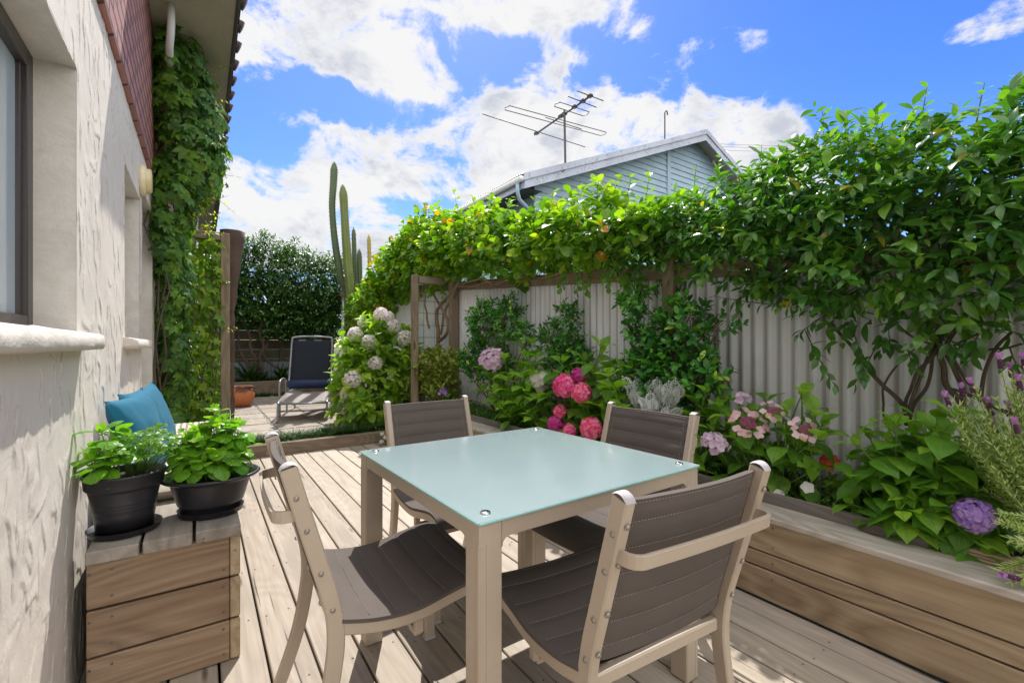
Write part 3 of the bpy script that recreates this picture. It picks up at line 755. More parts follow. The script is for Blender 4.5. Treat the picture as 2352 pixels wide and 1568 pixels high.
# TV aerial
ab = on_y(1297, 388, NY + .05); mt = on_y(1295, 258, NY + .05); bz = mt[2] - .03
an = thing('tv_aerial', 'old rooftop aerial with long bare elements fixed to the gable edge', 'aerial', (ab[0], ab[1], ab[2]))
q = MB(); q.tube([(ab[0] - .12, ab[1] - .03, ab[2] - .12), (ab[0] - .02, ab[1] - .03, ab[2] - .02), (ab[0], ab[1] - .02, ab[2] + .12), (mt[0], mt[1] - .02, bz + .06)], .024, 8); q.build('mast', 'old_antenna', an)
Aa = on_z(1228, 310, bz); Bb = on_z(1360, 218, bz)
q = MB(); q.tube([Aa, Bb], .020, 8); 
for k in (.04, .5, .56, .73, .86, .97): c_ = Vector(Aa).lerp(Vector(Bb), k); q.box(tuple(c_ - Vector((.05, .05, .02))), tuple(c_ + Vector((.05, .05, .035))), .01)
q.build('boom', 'old_antenna', an)
for (x0, y0, x1, y1_, fold) in ((1108, 262, 1344, 338, 0), (1165, 248, 1386, 308, 14), (1253, 262 + 48 - 40, 1336, 297, 0), (1280, 240, 1346, 262, 14), (1305, 222, 1385 - 15, 247, 0), (1325, 209, 1386, 232, 0)):
    a_ = Vector(on_z(x0, y0, bz + .03)); b_ = Vector(on_z(x1, y1_, bz + .03)); e = MB()
    if fold:
        u = (Vector(Bb) - Vector(Aa)).normalized() * .10
        e.tube([a_ + u, a_ - u * .1 + (a_ - b_).normalized() * .04, a_ - u, b_ - u, b_ + (b_ - a_).normalized() * .04, b_ + u, a_ + u], .009, 6)
    else: e.tube([a_, b_], .010, 6)
    e.build('element', 'old_antenna', an)
for k, y in enumerate((331, 337, 345)):
    e = MB(); a_ = Vector(on_y(1650, y, 24)); b_ = Vector(on_y(2050, y + 2, 26)); pts = [a_.lerp(b_, i / 12) - Vector((0, 0, .25 * math.sin(math.pi * i / 12))) for i in range(13)]
    e.tube(pts, .014, 5); e.build('power_line', 'dark_metal', label='%s of the three thin power lines behind the gable' % ('topmost', 'middle', 'lowest')[k], cat='power line', group='power lines behind the gable')
# ================= materials of the furniture =================
simple('champagne_paint', (.45, .375, .295), .42, .08, .5, var=.06, nscale=60, bump=.05)
simple('grey_cap', (.46, .44, .46), .6, var=.12, nscale=80)
simple('screw_head', (.33, .29, .25), .35, .6, var=.1)
m, t = newmat('sling')       # woven mesh fabric, quilted
p = t.ocoords()
sp = t.n('ShaderNodeSeparateXYZ', {0: p})
wx = t.math('SINE', t.math('MULTIPLY', sp.outputs[0], 1700.0)); wy = t.math('SINE', t.math('MULTIPLY', t.math('ADD', sp.outputs[1], sp.outputs[2]), 1700.0))
wv = t.math('MULTIPLY', wx, wy)
c = t.mix(t.noise(p, 8, 4), (.085, .070, .062), (.125, .105, .094))
c = t.mix(t.math('MULTIPLY', t.sstep(wv, -.2, .6), .45), c, (.12, .105, .096))
t.out(t.bsdf(c, .75, t.bump(wv, .25, .0008), spec=.2))
simple('thread', (.27, .24, .21), .8, var=.3, nscale=300)
m, t = newmat('frosted_glass')   # back-painted frosted table glass
p = t.coords(); a = t.noise(p, 2.0, 4, .5); b = t.noise(t.coords((9, 40, 1)), 3.0, 6, .7, 1.5)
c = t.mix(t.sstep(a, .3, .7), (.30, .385, .405), (.27, .355, .385))
dsp = t.n('ShaderNodeTexVoronoi', {'Vector': p, 'Scale': 38.0}); c = t.mix(t.math('MULTIPLY', t.math('SUBTRACT', 1.0, t.sstep(dsp.outputs['Distance'], .02, .07)), t.math('MULTIPLY', t.sstep(a, .5, .6), .5)), c, (.6, .66, .66)); c = t.mix(t.math('MULTIPLY', t.sstep(b, .55, .8), .25), c, (.48, .55, .56))
rg = t.math('ADD', .12, t.math('MULTIPLY', t.sstep(b, .5, .75), .10))
t.out(t.bsdf(c, rg, spec=.55, **{'Coat Weight': .7, 'Coat Roughness': .06}))
m, t = newmat('glass_edge'); t.out(t.bsdf((.30, .62, .60), .1, spec=.8, **{'Emission Strength': 0.0}))
simple('chrome', (.70, .70, .70), .15, 1.0, var=.02)
simple('black_plastic', (.022, .022, .028), .38, var=.25, nscale=90, bump=.08)
m, t = newmat('teal_fabric')
p = t.ocoords(); wv = t.noise(t.ocoords((300, 300, 300)), 1.0, 2)
c = t.mix(t.noise(p, 5, 4), (.014, .135, .225), (.022, .17, .265)); c = t.mix(t.math('MULTIPLY', wv, .35), c, (.008, .06, .115))
t.out(t.bsdf(c, .85, t.bump(wv, .2, .001), spec=.2, **{'Sheen Weight': .05}))
m, t = newmat('striped_fabric')
s_ = t.n('ShaderNodeSeparateXYZ', {0: t.coords()})
f = t.math('FRACT', t.math('MULTIPLY', s_.outputs[0], 1 / .034)); st = t.math('MULTIPLY', t.sstep(f, .45, .52), t.math('SUBTRACT', 1.0, t.sstep(f, .88, .95)))
up = t.sstep(s_.outputs[2], .575, .585)
c = t.mix(t.math('MULTIPLY', st, up), (.60, .53, .44), (.25, .185, .15))
t.out(t.bsdf(c, .85, t.bump(t.noise(t.coords(), 200, 2), .15, .001), spec=.2))
simple('navy_fabric', (.012, .03, .10), .7, var=.25, nscale=150)
simple('grey_tube', (.28, .29, .31), .35, .6, var=.06)
m, t = newmat('lounge_mesh')
t.out(t.bsdf(t.mix(t.noise(t.ocoords(), 90, 3), (.20, .175, .165), (.28, .25, .235)), .6, spec=.3))
m, t = newmat('lounge_back_mesh')
t.out(t.bsdf(t.mix(t.noise(t.ocoords(), 60, 3), (.014, .018, .028), (.028, .033, .045)), .7, spec=.12))
m, t = newmat('terracotta')
p = t.coords(); z = t.n('ShaderNodeSeparateXYZ', {0: p}).outputs[2]
c = t.mix(t.noise(p, 12, 5), (.42, .13, .045), (.52, .20, .08))
stn = t.math('MULTIPLY', t.sstep(t.math('ADD', z, t.math('MULTIPLY', t.noise(t.coords((30, 30, 6)), 1, 4), .16)), .42, .45), t.sstep(t.noise(p, 9, 4), .38, .5))
t.out(t.bsdf(t.mix(t.math('MULTIPLY', stn, .8), c, (.05, .04, .035)), .75, spec=.3))

# ================= glass table =================
TX0, TX1, TY0, TY1 = .527, 1.427, .93, 1.83; TH = .74; TR = R(1.2)
tcx, tcy = (TX0 + TX1) / 2, (TY0 + TY1) / 2
tb = thing('dining_table', 'square frosted glass dining table with champagne metal frame in the middle of the deck', 'table', (tcx, tcy, 0), 0)
hw = .45; lg = .065; in_ = .452
Mt = Matrix.Translation((tcx, tcy, 0)) @ Matrix.Rotation(TR, 4, 'Z')
for sx in (-1, 1):
    for sy in (-1, 1):
        q = MB(); cx_, cy_ = sx * (hw - .004 - lg / 2), sy * (hw - .004 - lg / 2)
        h_ = lg / 2
        # leg extruded with a fine groove near each arris
        sec = [(-h_, -h_), (-h_ + .013, -h_), (-h_ + .014, -h_ + .0025), (-h_ + .017, -h_ + .0025), (-h_ + .018, -h_), (h_, -h_), (h_, h_ - .001), (-h_, h_)]
        sec = [(a * -sx * 1 if False else a, b) for a, b in sec]
        q.box((cx_ - h_, cy_ - h_, .003), (cx_ + h_, cy_ + h_, TH - .008), .0025, Mt)
        # raised face strips leave a groove line
        for ax in (0, 1):
            for (lo, hi) in ((-h_ + .003, h_ - .019), (h_ - .016, h_ - .003)):
                a = [0, 0, .004]; b = [0, 0, TH - .055]
                if ax == 0: a[0], b[0] = cx_ + sx * h_ - .001 * (sx > 0) - (.0012 if sx < 0 else 0), cx_ + sx * h_ + (.0012 if sx > 0 else .001); a[1], b[1] = cy_ + (lo if sy > 0 else -hi), cy_ + (hi if sy > 0 else -lo)
                else: a[1], b[1] = cy_ + sy * h_ - .001 * (sy > 0) - (.0012 if sy < 0 else 0), cy_ + sy * h_ + (.0012 if sy > 0 else .001); a[0], b[0] = cx_ + (lo if sx > 0 else -hi), cx_ + (hi if sx > 0 else -lo)
                if a[0] > b[0]: a[0], b[0] = b[0], a[0]
                if a[1] > b[1]: a[1], b[1] = b[1], a[1]
                q.box(a, b, .0004, Mt)
        q.build('leg', 'champagne_paint', tb)
        q = MB(); sh = (.0001, .004), (.012, .0038), (.0135, .002), (.0135, 0)
        q.lathe(sh, tuple(Mt @ Vector((sx * .402, sy * .402, TH + .0005))), 20); q.build('fixing_disc', 'chrome', tb)
for k in range(4):
    Mk = Mt @ Matrix.Rotation(R(90 * k), 4, 'Z'); q = MB()
    y = hw - .004; L = hw - .004 - lg - .001
    # apron with curved lower corners
    pts = [(-L, TH - .0085), (L, TH - .0085), (L, TH - .075)] + [(L - .022 * (1 - math.cos(R(a))), TH - .075 + .024 * math.sin(R(a))) for a in (30, 60, 90)] + [(-L + .022 * (1 - math.cos(R(a))), TH - .075 + .024 * math.sin(R(a))) for a in (90, 60, 30)] + [(-L, TH - .075)]
    q.prism([Mk @ Vector((a, y - .024, b)) for a, b in pts], (Mk.to_3x3() @ Vector((0, .022, 0)))); q.build('apron', 'champagne_paint', tb)
q = MB(); q.box((-hw, -hw, TH - .0075), (hw, hw, TH), .0015, Mt); q.build('glass_top', 'frosted_glass', tb)
q = MB(); 
for k in range(4): q.box((-hw + .002, hw - .0002, TH - .0065), (hw - .002, hw + .0012, TH - .0012), .0004, Mt @ Matrix.Rotation(R(90 * k), 4, 'Z'))
q.build('glass_edge', 'glass_edge', tb)

# ================= chairs =================
def bez(pts, n=6):
    """Catmull-Rom through 2D points"""
    out = []; P = [pts[0]] + list(pts) + [pts[-1]]
    for i in range(1, len(P) - 2):
        for k in range(n):
            t_ = k / n; a, b, c, d = P[i - 1], P[i], P[i + 1], P[i + 2]
            out.append(tuple(.5 * ((2 * b[j]) + (-a[j] + c[j]) * t_ + (2 * a[j] - 5 * b[j] + 4 * c[j] - d[j]) * t_ ** 2 + (-a[j] + 3 * b[j] - 3 * c[j] + d[j]) * t_ ** 3) for j in range(len(b))))
    out.append(pts[-1]); return out
def ribbon(mb, path, xc, wx, dp):
    """bar following a (y,z) path: wx thick across, dp deep in the side profile (float or list)"""
    n = len(path); rows = []
    T = []
    for i in range(n):
        a, b = path[max(i - 1, 0)], path[min(i + 1, n - 1)]; v = Vector((b[0] - a[0], b[1] - a[1])).normalized(); T.append((-v.y, v.x))
    h = wx / 2; ring = []
    for i in range(n):
        d = (dp[i] if isinstance(dp, list) else dp) / 2; e = .004; (ny, nz) = T[i]; y, z = path[i]
        sec = [(h - e, d), (-h + e, d), (-h, d - e), (-h, -d + e), (-h + e, -d), (h - e, -d), (h, -d + e), (h, d - e)]
        ring.append([(xc + a, y + ny * b, z + nz * b) for a, b in sec])
    vs = [p for r_ in ring for p in r_]; fs = []
    for i in range(n - 1):
        for q in range(8):
            a = i * 8 + q; b = i * 8 + (q + 1) % 8; fs.append((a, a + 8, b + 8, b))
    fs.append(tuple(range(8))); fs.append(tuple(reversed(range((n - 1) * 8, n * 8))))
    mb._add(vs, fs, False)
CW = .49
def make_chair(label):
    c = thing('dining_chair', label, 'chair', (0, 0, 0), 0, 'dining chairs round the glass table')
    xo = CW / 2 - .015
    post = bez([(-.350, .855), (-.318, .74), (-.278, .60), (-.250, .50), (-.238, .42), (-.243, .33), (-.272, .18), (-.335, .0)])
    n = len(post); dps = [.042 if post[i][1] > .4 else .042 - .006 * (.4 - post[i][1]) / .4 for i in range(n)]
    for s in (-1, 1):
        q = MB(); ribbon(q, post, s * xo, .028, dps); bp = q.build('back_post', 'champagne_paint', c)
        q = MB()   # domed grey end cap
        y, z = post[0]; rows = []
        dx = Vector((0, post[0][0] - post[1][0], post[0][1] - post[1][1])).normalized(); px = Vector((0, -dx.z, dx.y))
        for a in range(9):
            t_ = a / 8; k = math.sin(math.pi * t_) ** .6
            o_ = Vector((s * xo, y, z)) + px * (.021 * (1 - 2 * t_)) + dx * (.013 * k)
            rows.append([o_ + Vector((-.014, 0, 0)) - dx * .004 * (1 if 0 < a < 8 else 0), o_ + Vector((-.009, 0, 0)), o_ + Vector((.009, 0, 0)), o_ + Vector((.014, 0, 0)) - dx * .004])
        q.grid([list(reversed(r_)) for r_ in rows]); q.build('end_cap', 'grey_cap', c)
        q = MB(); q.box((s * (xo - .003) - .014, .185, .003), (s * (xo - .003) + .014, .225, .405), .005); q.build('front_leg', 'champagne_paint', c)
        q = MB(); rail = bez([(-.235, .425), (-.13, .398), (-.02, .392), (.09, .412), (.17, .425), (.232, .418)]); ribbon(q, rail, s * (xo - .002), .026, .034); q.build('side_rail', 'champagne_paint', c)
        q = MB()
        inner = []
        for (zz) in (.80, .715, .60, .50):
            yy = np.interp(zz, [p_[1] for p_ in reversed(post)], [p_[0] for p_ in reversed(post)])
            M_ = Matrix.Translation((s * (xo), yy - .0245, zz)) @ Matrix.Rotation(R(90 + 18), 4, 'X')
            for pr, rr in (([(.0001, .005), (.005, .004), (.0065, .0015), (.007, 0)], 0),): 
                lathe_on(M_, pr, 10).build('screw', 'screw_head', bp)
            M_ = Matrix.Translation((s * (xo + .0145), yy + .002, zz - .02)) @ Matrix.Rotation(R(90 * s), 4, 'Y')
            lathe_on(M_, [(.0001, .004), (.005, .0035), (.007, 0)], 10).build('screw', 'screw_head', bp)
    # strap handle behind the back
    hz = .735; yb = np.interp(hz, [p_[1] for p_ in reversed(post)], [p_[0] for p_ in reversed(post)]) 
    path = []
    for a in range(7): an = R(90 * a / 6); path.append((-xo + .030 * (1 - math.sin(an)) * 0 + -.002, 0, 0))
    pth = [(-xo, yb - .012), (-xo - .0, yb - .035)] + [(-xo + .028 * (1 - math.cos(R(a))), yb - .035 - .030 * math.sin(R(a))) for a in (20, 45, 70, 90)]
    pth += [(-xo + .028 + (2 * xo - .056) * k / 8, yb - .065 - .006 * math.sin(math.pi * k / 8)) for k in range(1, 8)]
    pth += [(-a, b) for a, b in reversed(pth[:6])]
    q = MB(); q.tube([(a, b, hz) for a, b in pth], None, flat=(.009, .030, (0, -.1, 1))); q.build('back_handle', 'champagne_paint', c)
    # sling back, quilted
    seams = [.495, .555, .615, .675, .735, .795, .838]
    zs_ = list(np.linspace(.462, .846, 65)); ws = xo - .010
    def yback(zz): return float(np.interp(zz, [p_[1] for p_ in reversed(post)], [p_[0] for p_ in reversed(post)]))
    def bulge(zz, sm): 
        return max(0, min(1, min(abs(zz - s_) for s_ in sm) / .022)) ** .5 * .0065
    for part_, off in (('back_sling', 0),):
        q = MB(); F = []; B = []
        for zz in zs_:
            rf_, rb_ = [], []
            for j in range(15):
                u = -1 + 2 * j / 14; sag = .020 * (1 - u * u); ed = min(1, (1 - abs(u)) / .12)
                bl = bulge(zz, seams) * ed; wr = mnoise.noise(Vector((u * 2, zz * 14, 1))) * .0025 * ed
                rf_.append((u * ws, yback(zz) - sag * .9 + .012 + bl + wr, zz)); rb_.append((u * ws, yback(zz) - sag * .9 + .004 - bl + wr, zz))
            F.append(rf_); B.append(rb_)
        q.grid([list(reversed(r_)) for r_ in F]); q.grid(B); q.grid([list(reversed(B[-1])), list(reversed(F[-1]))][::-1]); q.grid([B[0], F[0]])
        sl = q.build('back_sling', 'sling', c)
        for s_ in seams:
            q = MB()
            for sg in (-1, 1):
                for k in range(46):   # dashed stitching
                    u0 = -.90 + 1.8 * k / 46; u1 = u0 + .024
                    P_ = [(u * ws, yback(s_) - .018 * (1 - u * u) + (.0155 if sg > 0 else .0010), s_) for u in (u0, u1)]
                    q.tube(P_, .0012, 4, False)
            q.build('stitching', 'thread', sl)
        for u_ in (-.88, .88):
            q = MB()
            for sg in (-1, 1):
                for k in range(30):
                    za = .49 + .34 * k / 30; zb = za + .007
                    q.tube([(u_ * ws, yback(z_) - .018 * (1 - u_ * u_) + (.0165 if sg > 0 else .0005), z_) for z_ in (za, zb)], .0012, 4, False)
            q.build('stitching', 'thread', sl)
    # seat sling: over the rails, dipping, rolled at the front
    prof = bez([(-.225, .449), (-.13, .425), (-.02, .4185), (.09, .438), (.17, .451), (.225, .446), (.252, .428), (.254, .405)], 16)
    arc = [0]
    for a, b in zip(prof[:-1], prof[1:]): arc.append(arc[-1] + math.dist(a, b))
    sms = [.075, .15, .225, .30, .375, .45]
    T_ = []; U_ = []; q = MB()
    for i, (y, z) in enumerate(prof):
        r1, r2 = [], []
        bl = max(0, min(1, min(abs(arc[i] - s_) for s_ in sms) / .022)) ** .5 * .006
        for j in range(33):
            u = -1 + 2 * j / 32; sag = .012 * (1 - u * u); ed = min(1, (1 - abs(u)) / .14); ed = ed * ed * (3 - 2 * ed)
            x_ = u * (xo + .014); dn = .0
            r1.append((x_, y, z - sag + bl * ed - dn + mnoise.noise(Vector((u * 2, y * 12, 4))) * .002 * ed)); r2.append((x_, y - (.006 if i > len(prof) - 20 else 0), z - sag - .010 - dn * .2))
        T_.append(r1); U_.append(r2)
    q.grid([list(reversed(r_)) for r_ in T_][::-1] if False else T_[::-1]); q.grid(U_); q.grid([[a, b] for a, b in zip([r_[0] for r_ in T_], [r_[0] for r_ in U_])]); q.grid([[b, a] for a, b in zip([r_[-1] for r_ in T_], [r_[-1] for r_ in U_])])
    q.grid([T_[-1], U_[-1]][::-1])
    st_ = q.build('seat_sling', 'sling', c)
    for s_ in sms:
        q = MB(); i = int(np.searchsorted(arc, s_)); i = min(i, len(prof) - 1); y, z = prof[i]
        for k in range(46):
            u0 = -.94 + 1.88 * k / 46; u1 = u0 + .025
            q.tube([(u * (xo + .012), y, z - .012 * (1 - u * u) + .0030) for u in (u0, u1)], .0012, 4, False)
        q.build('stitching', 'thread', st_)
    for nm, (y, z, hh) in (('front_bar', (.205, .385, .028)), ('rear_bar', (-.232, .428, .034)), ('stretcher', (-.10, .33, .024))):
        q = MB(); L = xo - .0145
        if nm == 'stretcher':
            q.box((-L + .0, -.02, z - .012), (L, .004, z + .012), .004)
            for s in (-1, 1): q.box((s * L - .012, -.02, z), (s * L + .012, .004, .385), .003)
        else: q.box((-L, y - .011, z - hh), (L, y + .011, z), .004)
        q.build(nm, 'champagne_paint', c)
    q = MB()
    for s in (-1, 1): q.box((s * (xo - .0) - .015, .184, 0), (s * (xo - .003) + .015, .226, .006), .002)
    for s in (-1, 1):
        q = MB(); q.box((s * (xo - .003) - .016, .183, 0), (s * (xo - .003) + .016, .227, .010), .002); q.build('foot_cap', 'grey_cap', c)
    return c
ch = make_chair('nearest chair at the right of the table, seen from behind with its strap handle')
ch.location = (.945, .95, 0); ch.rotation_euler = (0, 0, R(-4.0))
ch2 = copy_tree(ch); ch2['label'] = 'chair left of the table beside the wooden bench, its seat partly in sun'
ch2.location = (.535, 1.452, 0); ch2.rotation_euler = (0, 0, R(-90 - 2.0))
ch3 = copy_tree(ch); ch3['label'] = 'far chair behind the table, its back to the lounger and the white hydrangea'
ch3.location = (1.035, 1.965, 0); ch3.rotation_euler = (0, 0, R(180 + 1.5))
ch4 = copy_tree(ch); ch4['label'] = 'chair between the table and the planter, in front of the silvery plant'
ch4.location = (1.395, 1.385, 0); ch4.rotation_euler = (0, 0, R(90 + 2.5))

# ================= wooden bench box with cushion and pillows =================
bn = thing('wooden_bench', 'long wooden box bench with plank top against the plaster wall', 'bench', (-.09, 3.0, 0))
BX0, BX1, BY0, BY1, BT = -.305, .122, 1.962, 4.15, .50
tk = .042; n3 = 3; wpl = (BX1 - BX0 - 2 * .010) / 3
for k in range(3):
    q = MB(); q.cur = random.random(); x0 = BX0 + k * (wpl + .010); q.box((x0 + (.004 if k == 0 else 0), BY0 - .018, BT - tk), (x0 + wpl, BY1 + .01, BT), .003); q.build('top_plank', 'bench_top_wood', bn)
z = BT - tk - .002; bh = .146; k = 0
while z > .02:
    z0 = max(z - bh, .004); q = MB(); q.cur = random.random()
    q.box((BX0 + .004, BY0, z0), (BX1 - .034, BY0 + .03, z), .003); fb = q.build('front_board', 'bench_face_wood', bn)
    s_ = MB()
    for (fx, fz) in ((.17, .22), (.17, .80), (.955, .20), (.95, .82), (.03, .78)):
        if z - z0 > .1:
            x_ = BX0 + (BX1 - .034 - BX0) * fx; z_ = z0 + (z - z0) * fz; lathe_on(Matrix.Translation((x_, BY0 - .0002, z_)) @ Matrix.Rotation(R(90), 4, 'X'), [(.0001, .0004), (.002, .0008), (.0022, .0018), (.0042, .0018), (.0045, 0)], 10).build('screw', 'screw_steel', fb)
    q = MB(); q.cur = random.random(); q.box((BX1 - .032, BY0 + .001, z0), (BX1, BY1, z), .003); q.build('side_board', 'planter_wood', bn)
    z = z0 - .008; k += 1
q = MB(); q.box((BX0 + .01, BY0 + .032, .01), (BX1 - .036, BY1 - .02, BT - tk - .004)); q.build('inner_box', 'old_board_wood', bn)

def cushion(mb, x0, x1, y0, y1, z0, z1, r=.02):
    n = 14; P = []
    def sq(u, v):
        e = 6; return (1 - abs(u) ** e) ** .5 * (1 - abs(v) ** e) ** .5
    for side in (1, -1):
        P = []
        for i in range(n + 1):
            row = []
            for j in range(n + 1):
                u = -1 + 2 * i / n; v = -1 + 2 * j / n; u = math.copysign(abs(u) ** .35, u); v = math.copysign(abs(v) ** .3, v)
                h = (z1 - z0) / 2 * max(0, (1 - abs(u) ** 30) * (1 - abs(v) ** 40)) ** .35
                row.append(((x0 + x1) / 2 + u * (x1 - x0) / 2, (y0 + y1) / 2 + v * (y1 - y0) / 2, (z0 + z1) / 2 + side * h))
            P.append(row if side < 0 else row[::-1])
        mb.grid(P)
q = MB(); cushion(q, -.315, .125, 2.38, 4.12, BT + .002, BT + .092); q.build('seat_cushion', 'striped_fabric', label='beige striped seat cushion lying on the wooden bench behind the pots', cat='cushion')
def pillow(name, label, c, half, th, yaw, lean, roll):
    q = MB(); n = 22
    M = Matrix.Translation(c) @ Matrix.Rotation(R(yaw), 4, 'Z') @ Matrix.Rotation(R(-lean), 4, 'Y') @ Matrix.Rotation(R(roll), 4, 'X')
    for side in (1, -1):
        P = []
        for i in range(n + 1):
            row = []
            for j in range(n + 1):
                u = -1 + 2 * i / n; v = -1 + 2 * j / n
                sh = 1 - .10 * (1 - abs(v) ** 1.6) * abs(u) ** 3; sv = 1 - .10 * (1 - abs(u) ** 1.6) * abs(v) ** 3
                k = ((1 - u * u) * (1 - v * v)) ** .42
                w_ = mnoise.noise(Vector((u * 2.2, v * 2.2, c[1] * 5))) * .007 + mnoise.noise(Vector((u * 6, v * 6, c[1] * 3))) * .0035
                p_ = M @ Vector((side * (th * k + w_ * min(1, k * 3)), u * half * sh, v * half * sv)); row.append(tuple(p_))
            P.append(row[::-1] if side > 0 else row)
        q.grid(P)
    q.tube([tuple(M @ Vector((0, a * half, b * half))) for a, b in [(-1, -1), (-.9, -.55), (-.9, .55), (-1, 1), (-.55, .9), (.55, .9), (1, 1), (.9, .55), (.9, -.55), (1, -1), (.55, -.9), (-.55, -.9), (-1, -1)]], .0035, 6)
    return q.build(name, 'teal_fabric', label=label, cat='pillow', group='teal pillows on the bench')
pillow('teal_pillow', 'teal pillow nearer the pots, leaning on the plaster wall', (-.225, 2.66, .755), .19, .062, -14, 16, 4)
pillow('teal_pillow', 'teal pillow farther from the pots, half behind the other one', (-.215, 3.06, .745), .20, .062, -16, 17, 5)

# ================= planter box =================
pl = thing('planter_box', 'long raised timber planter box running along the iron fence', 'planter', (2.4, 1.8, 0))
PY0, PY1 = -1.6, 5.2
for z0, z1 in ((.004, .139), (.146, .212), (.219, .368)):
    q = MB(); q.cur = random.random(); q.box((PX, PY0, z0), (PX + .03, PY1, z1), .004); fb = q.build('face_board', 'planter_wood', pl)
    s_ = MB()
    for y in (.05, 1.02, 1.99, 2.96, 3.93):
        for zz in ((z0 + .03, z1 - .03) if z1 - z0 > .1 else ((z0 + z1) / 2,)):
            lathe_on(Matrix.Translation((PX + .0002, y, zz)) @ Matrix.Rotation(R(-90), 4, 'Y'), [(.0001, .0004), (.002, .0008), (.0022, .0018), (.0045, .0018), (.005, 0)], 10).build('screw', 'screw_steel', fb)
for y0, y1 in ((-1.6, 2.74), (2.745, 5.2)):
    q = MB(); q.cur = random.random(); q.box((PX - .045, y0, .370), (PX + .135, y1, .400), .006); q.build('coping', 'coping_wood', pl)
q = MB(); q.box((PX + .032, PY1 - .03, .0), (FX - .14, PY1, .368), .004); q.build('end_board', 'planter_wood', pl)
e0 = on_x(2134, 1264, PX + .14)[1]
q = MB(); q.cur = .3; q.box((PX + .137, e0, .36), (PX + .155, 5.16, .452), .003); q.build('edging_strip', 'edging_wood', pl)
q = MB(); q.cur = .9
for k in range(6): q.box((PX + .139, -1.6, .362 + k * .0125), (PX + .185 + .0, e0 - .05, .362 + k * .0125 + .0105), .002)
q.box((PX + .146, -1.6, .36), (PX + .182, e0 - .052, .436)); q.build('ribbed_edging', 'planter_wood', pl)
q = MB(); rows = []
for i in range(80):
    y = PY0 + (PY1 - .04 - PY0) * i / 79
    rows.append([(x, y, .375 + .03 * mnoise.noise(Vector((x * 6, y * 6, 0))) + .012 * mnoise.noise(Vector((x * 25, y * 25, 0)))) for x in np.linspace(PX + .157, FX - .012, 12)])
q.grid([r_[::-1] for r_ in rows]); q.build('soil', 'soil', pl)

# ================= lounger, urn, stump =================
lo = thing('sun_lounger', 'grey sling sun lounger with raised back and a navy head roll on the patio', 'sun lounger', (1.18, 6.75, pz), R(-10))
Ml = Matrix.Translation((1.16, 6.80, pz + .004)) @ Matrix.Rotation(R(-17), 4, 'Z')
def lt(mb, pts, r, **k): mb.tube([tuple(Ml @ Vector(p_)) for p_ in pts], r, 10, **k)
for s in (-1, 1):
    q = MB(); lt(q, bez([(s * .31, -.03, 0), (s * .31, .0, .16), (s * .31, .02, .23), (s * .31, .07, .265), (s * .31, .35, .30), (s * .31, .82, .33), (s * .31, 1.5, .33)], 5), .014); q.build('side_rail', 'grey_tube', lo)
    q = MB(); lt(q, bez([(s * .345, .36, .02), (s * .345, .34, .35), (s * .345, .36, .50), (s * .345, .44, .545), (s * .345, .70, .55), (s * .345, .86, .50), (s * .345, .90, .30), (s * .345, .95, .02)], 5), .014); q.build('arm_rest', 'grey_tube', lo)
    q = MB(); lt(q, [(s * .31, 1.45, .33), (s * .31, 1.5, 0)], .013); q.build('rear_leg', 'grey_tube', lo)
bkp = [(-.30, .80, .36), (-.30, 1.02, .85), (-.30, 1.13, 1.12)]
q = MB(); lt(q, bez([(-.30, .80, .36), (-.30, 1.02, .85), (-.295, 1.13, 1.13), (-.26, 1.145, 1.175), (0, 1.15, 1.19), (.26, 1.145, 1.175), (.295, 1.13, 1.13), (.30, 1.02, .85), (.30, .80, .36)], 6), .015); q.build('back_frame', 'grey_tube', lo)
q = MB(); lt(q, [(-.31, 0, .15), (.31, 0, .15)], .013); lt(q, [(-.31, .02, .245), (.31, .02, .245)], .013); q.build('front_bar', 'grey_tube', lo)
q = MB(); rows = []
for i in range(14):
    y = .03 + .80 * i / 13; rows.append([tuple(Ml @ Vector((x, y, .270 + .075 * min(1, i / 9) - .022 * (1 - (x / .30) ** 2) - (.02 if i == 0 else 0)))) for x in np.linspace(-.30, .30, 11)])
q.grid([r_[::-1] for r_ in rows][::1]); o = q.build('seat_sling', 'lounge_mesh', lo); md = o.modifiers.new('thick', 'SOLIDIFY'); md.thickness = .008
q = MB(); rows = []
for i in range(14):
    t_ = i / 13; y = .82 + .31 * t_; z = .38 + .76 * t_; rows.append([tuple(Ml @ Vector((x, y + .015 * (1 - (x / .28) ** 2), z))) for x in np.linspace(-.28, .28, 11)])
q.grid(rows); o = q.build('back_sling', 'lounge_back_mesh', lo); md = o.modifiers.new('thick', 'SOLIDIFY'); md.thickness = .006
q = MB(); lt(q, [(-.29, .80, .45), (-.285, .795, .45), (.285, .795, .45), (.29, .80, .45)], [.05, .068, .068, .05]); q.build('head_roll', 'navy_fabric', lo)

u = on_z(556, 936, pz); ur = thing('terracotta_pot', 'round terracotta pot with dark stains round its neck on the patio', 'pot', (u[0], u[1] + .15, pz))
q = MB(); q.lathe([(.0001, .004), (.10, .004), (.15, .05), (.195, .14), (.20, .21), (.175, .28), (.14, .315), (.135, .33), (.155, .345), (.16, .355), (.145, .36), (.125, .345), (.13, .30), (.15, .2), (.0001, .1)], (u[0], u[1] + .15, pz), 36); q.build('body', 'terracotta', ur)
for a in (-20, 160):
    q = MB(); cx_, cy_ = u[0] + .165 * math.cos(R(a)), u[1] + .15 + .165 * math.sin(R(a))
    q.tube([(u[0] + r_ * math.cos(R(a)), u[1] + .15 + r_ * math.sin(R(a)), pz + z_) for r_, z_ in ((.14, .335), (.175, .345), (.205, .32), (.20, .285), (.18, .27))], .014, 8); q.build('handle', 'terracotta', ur)

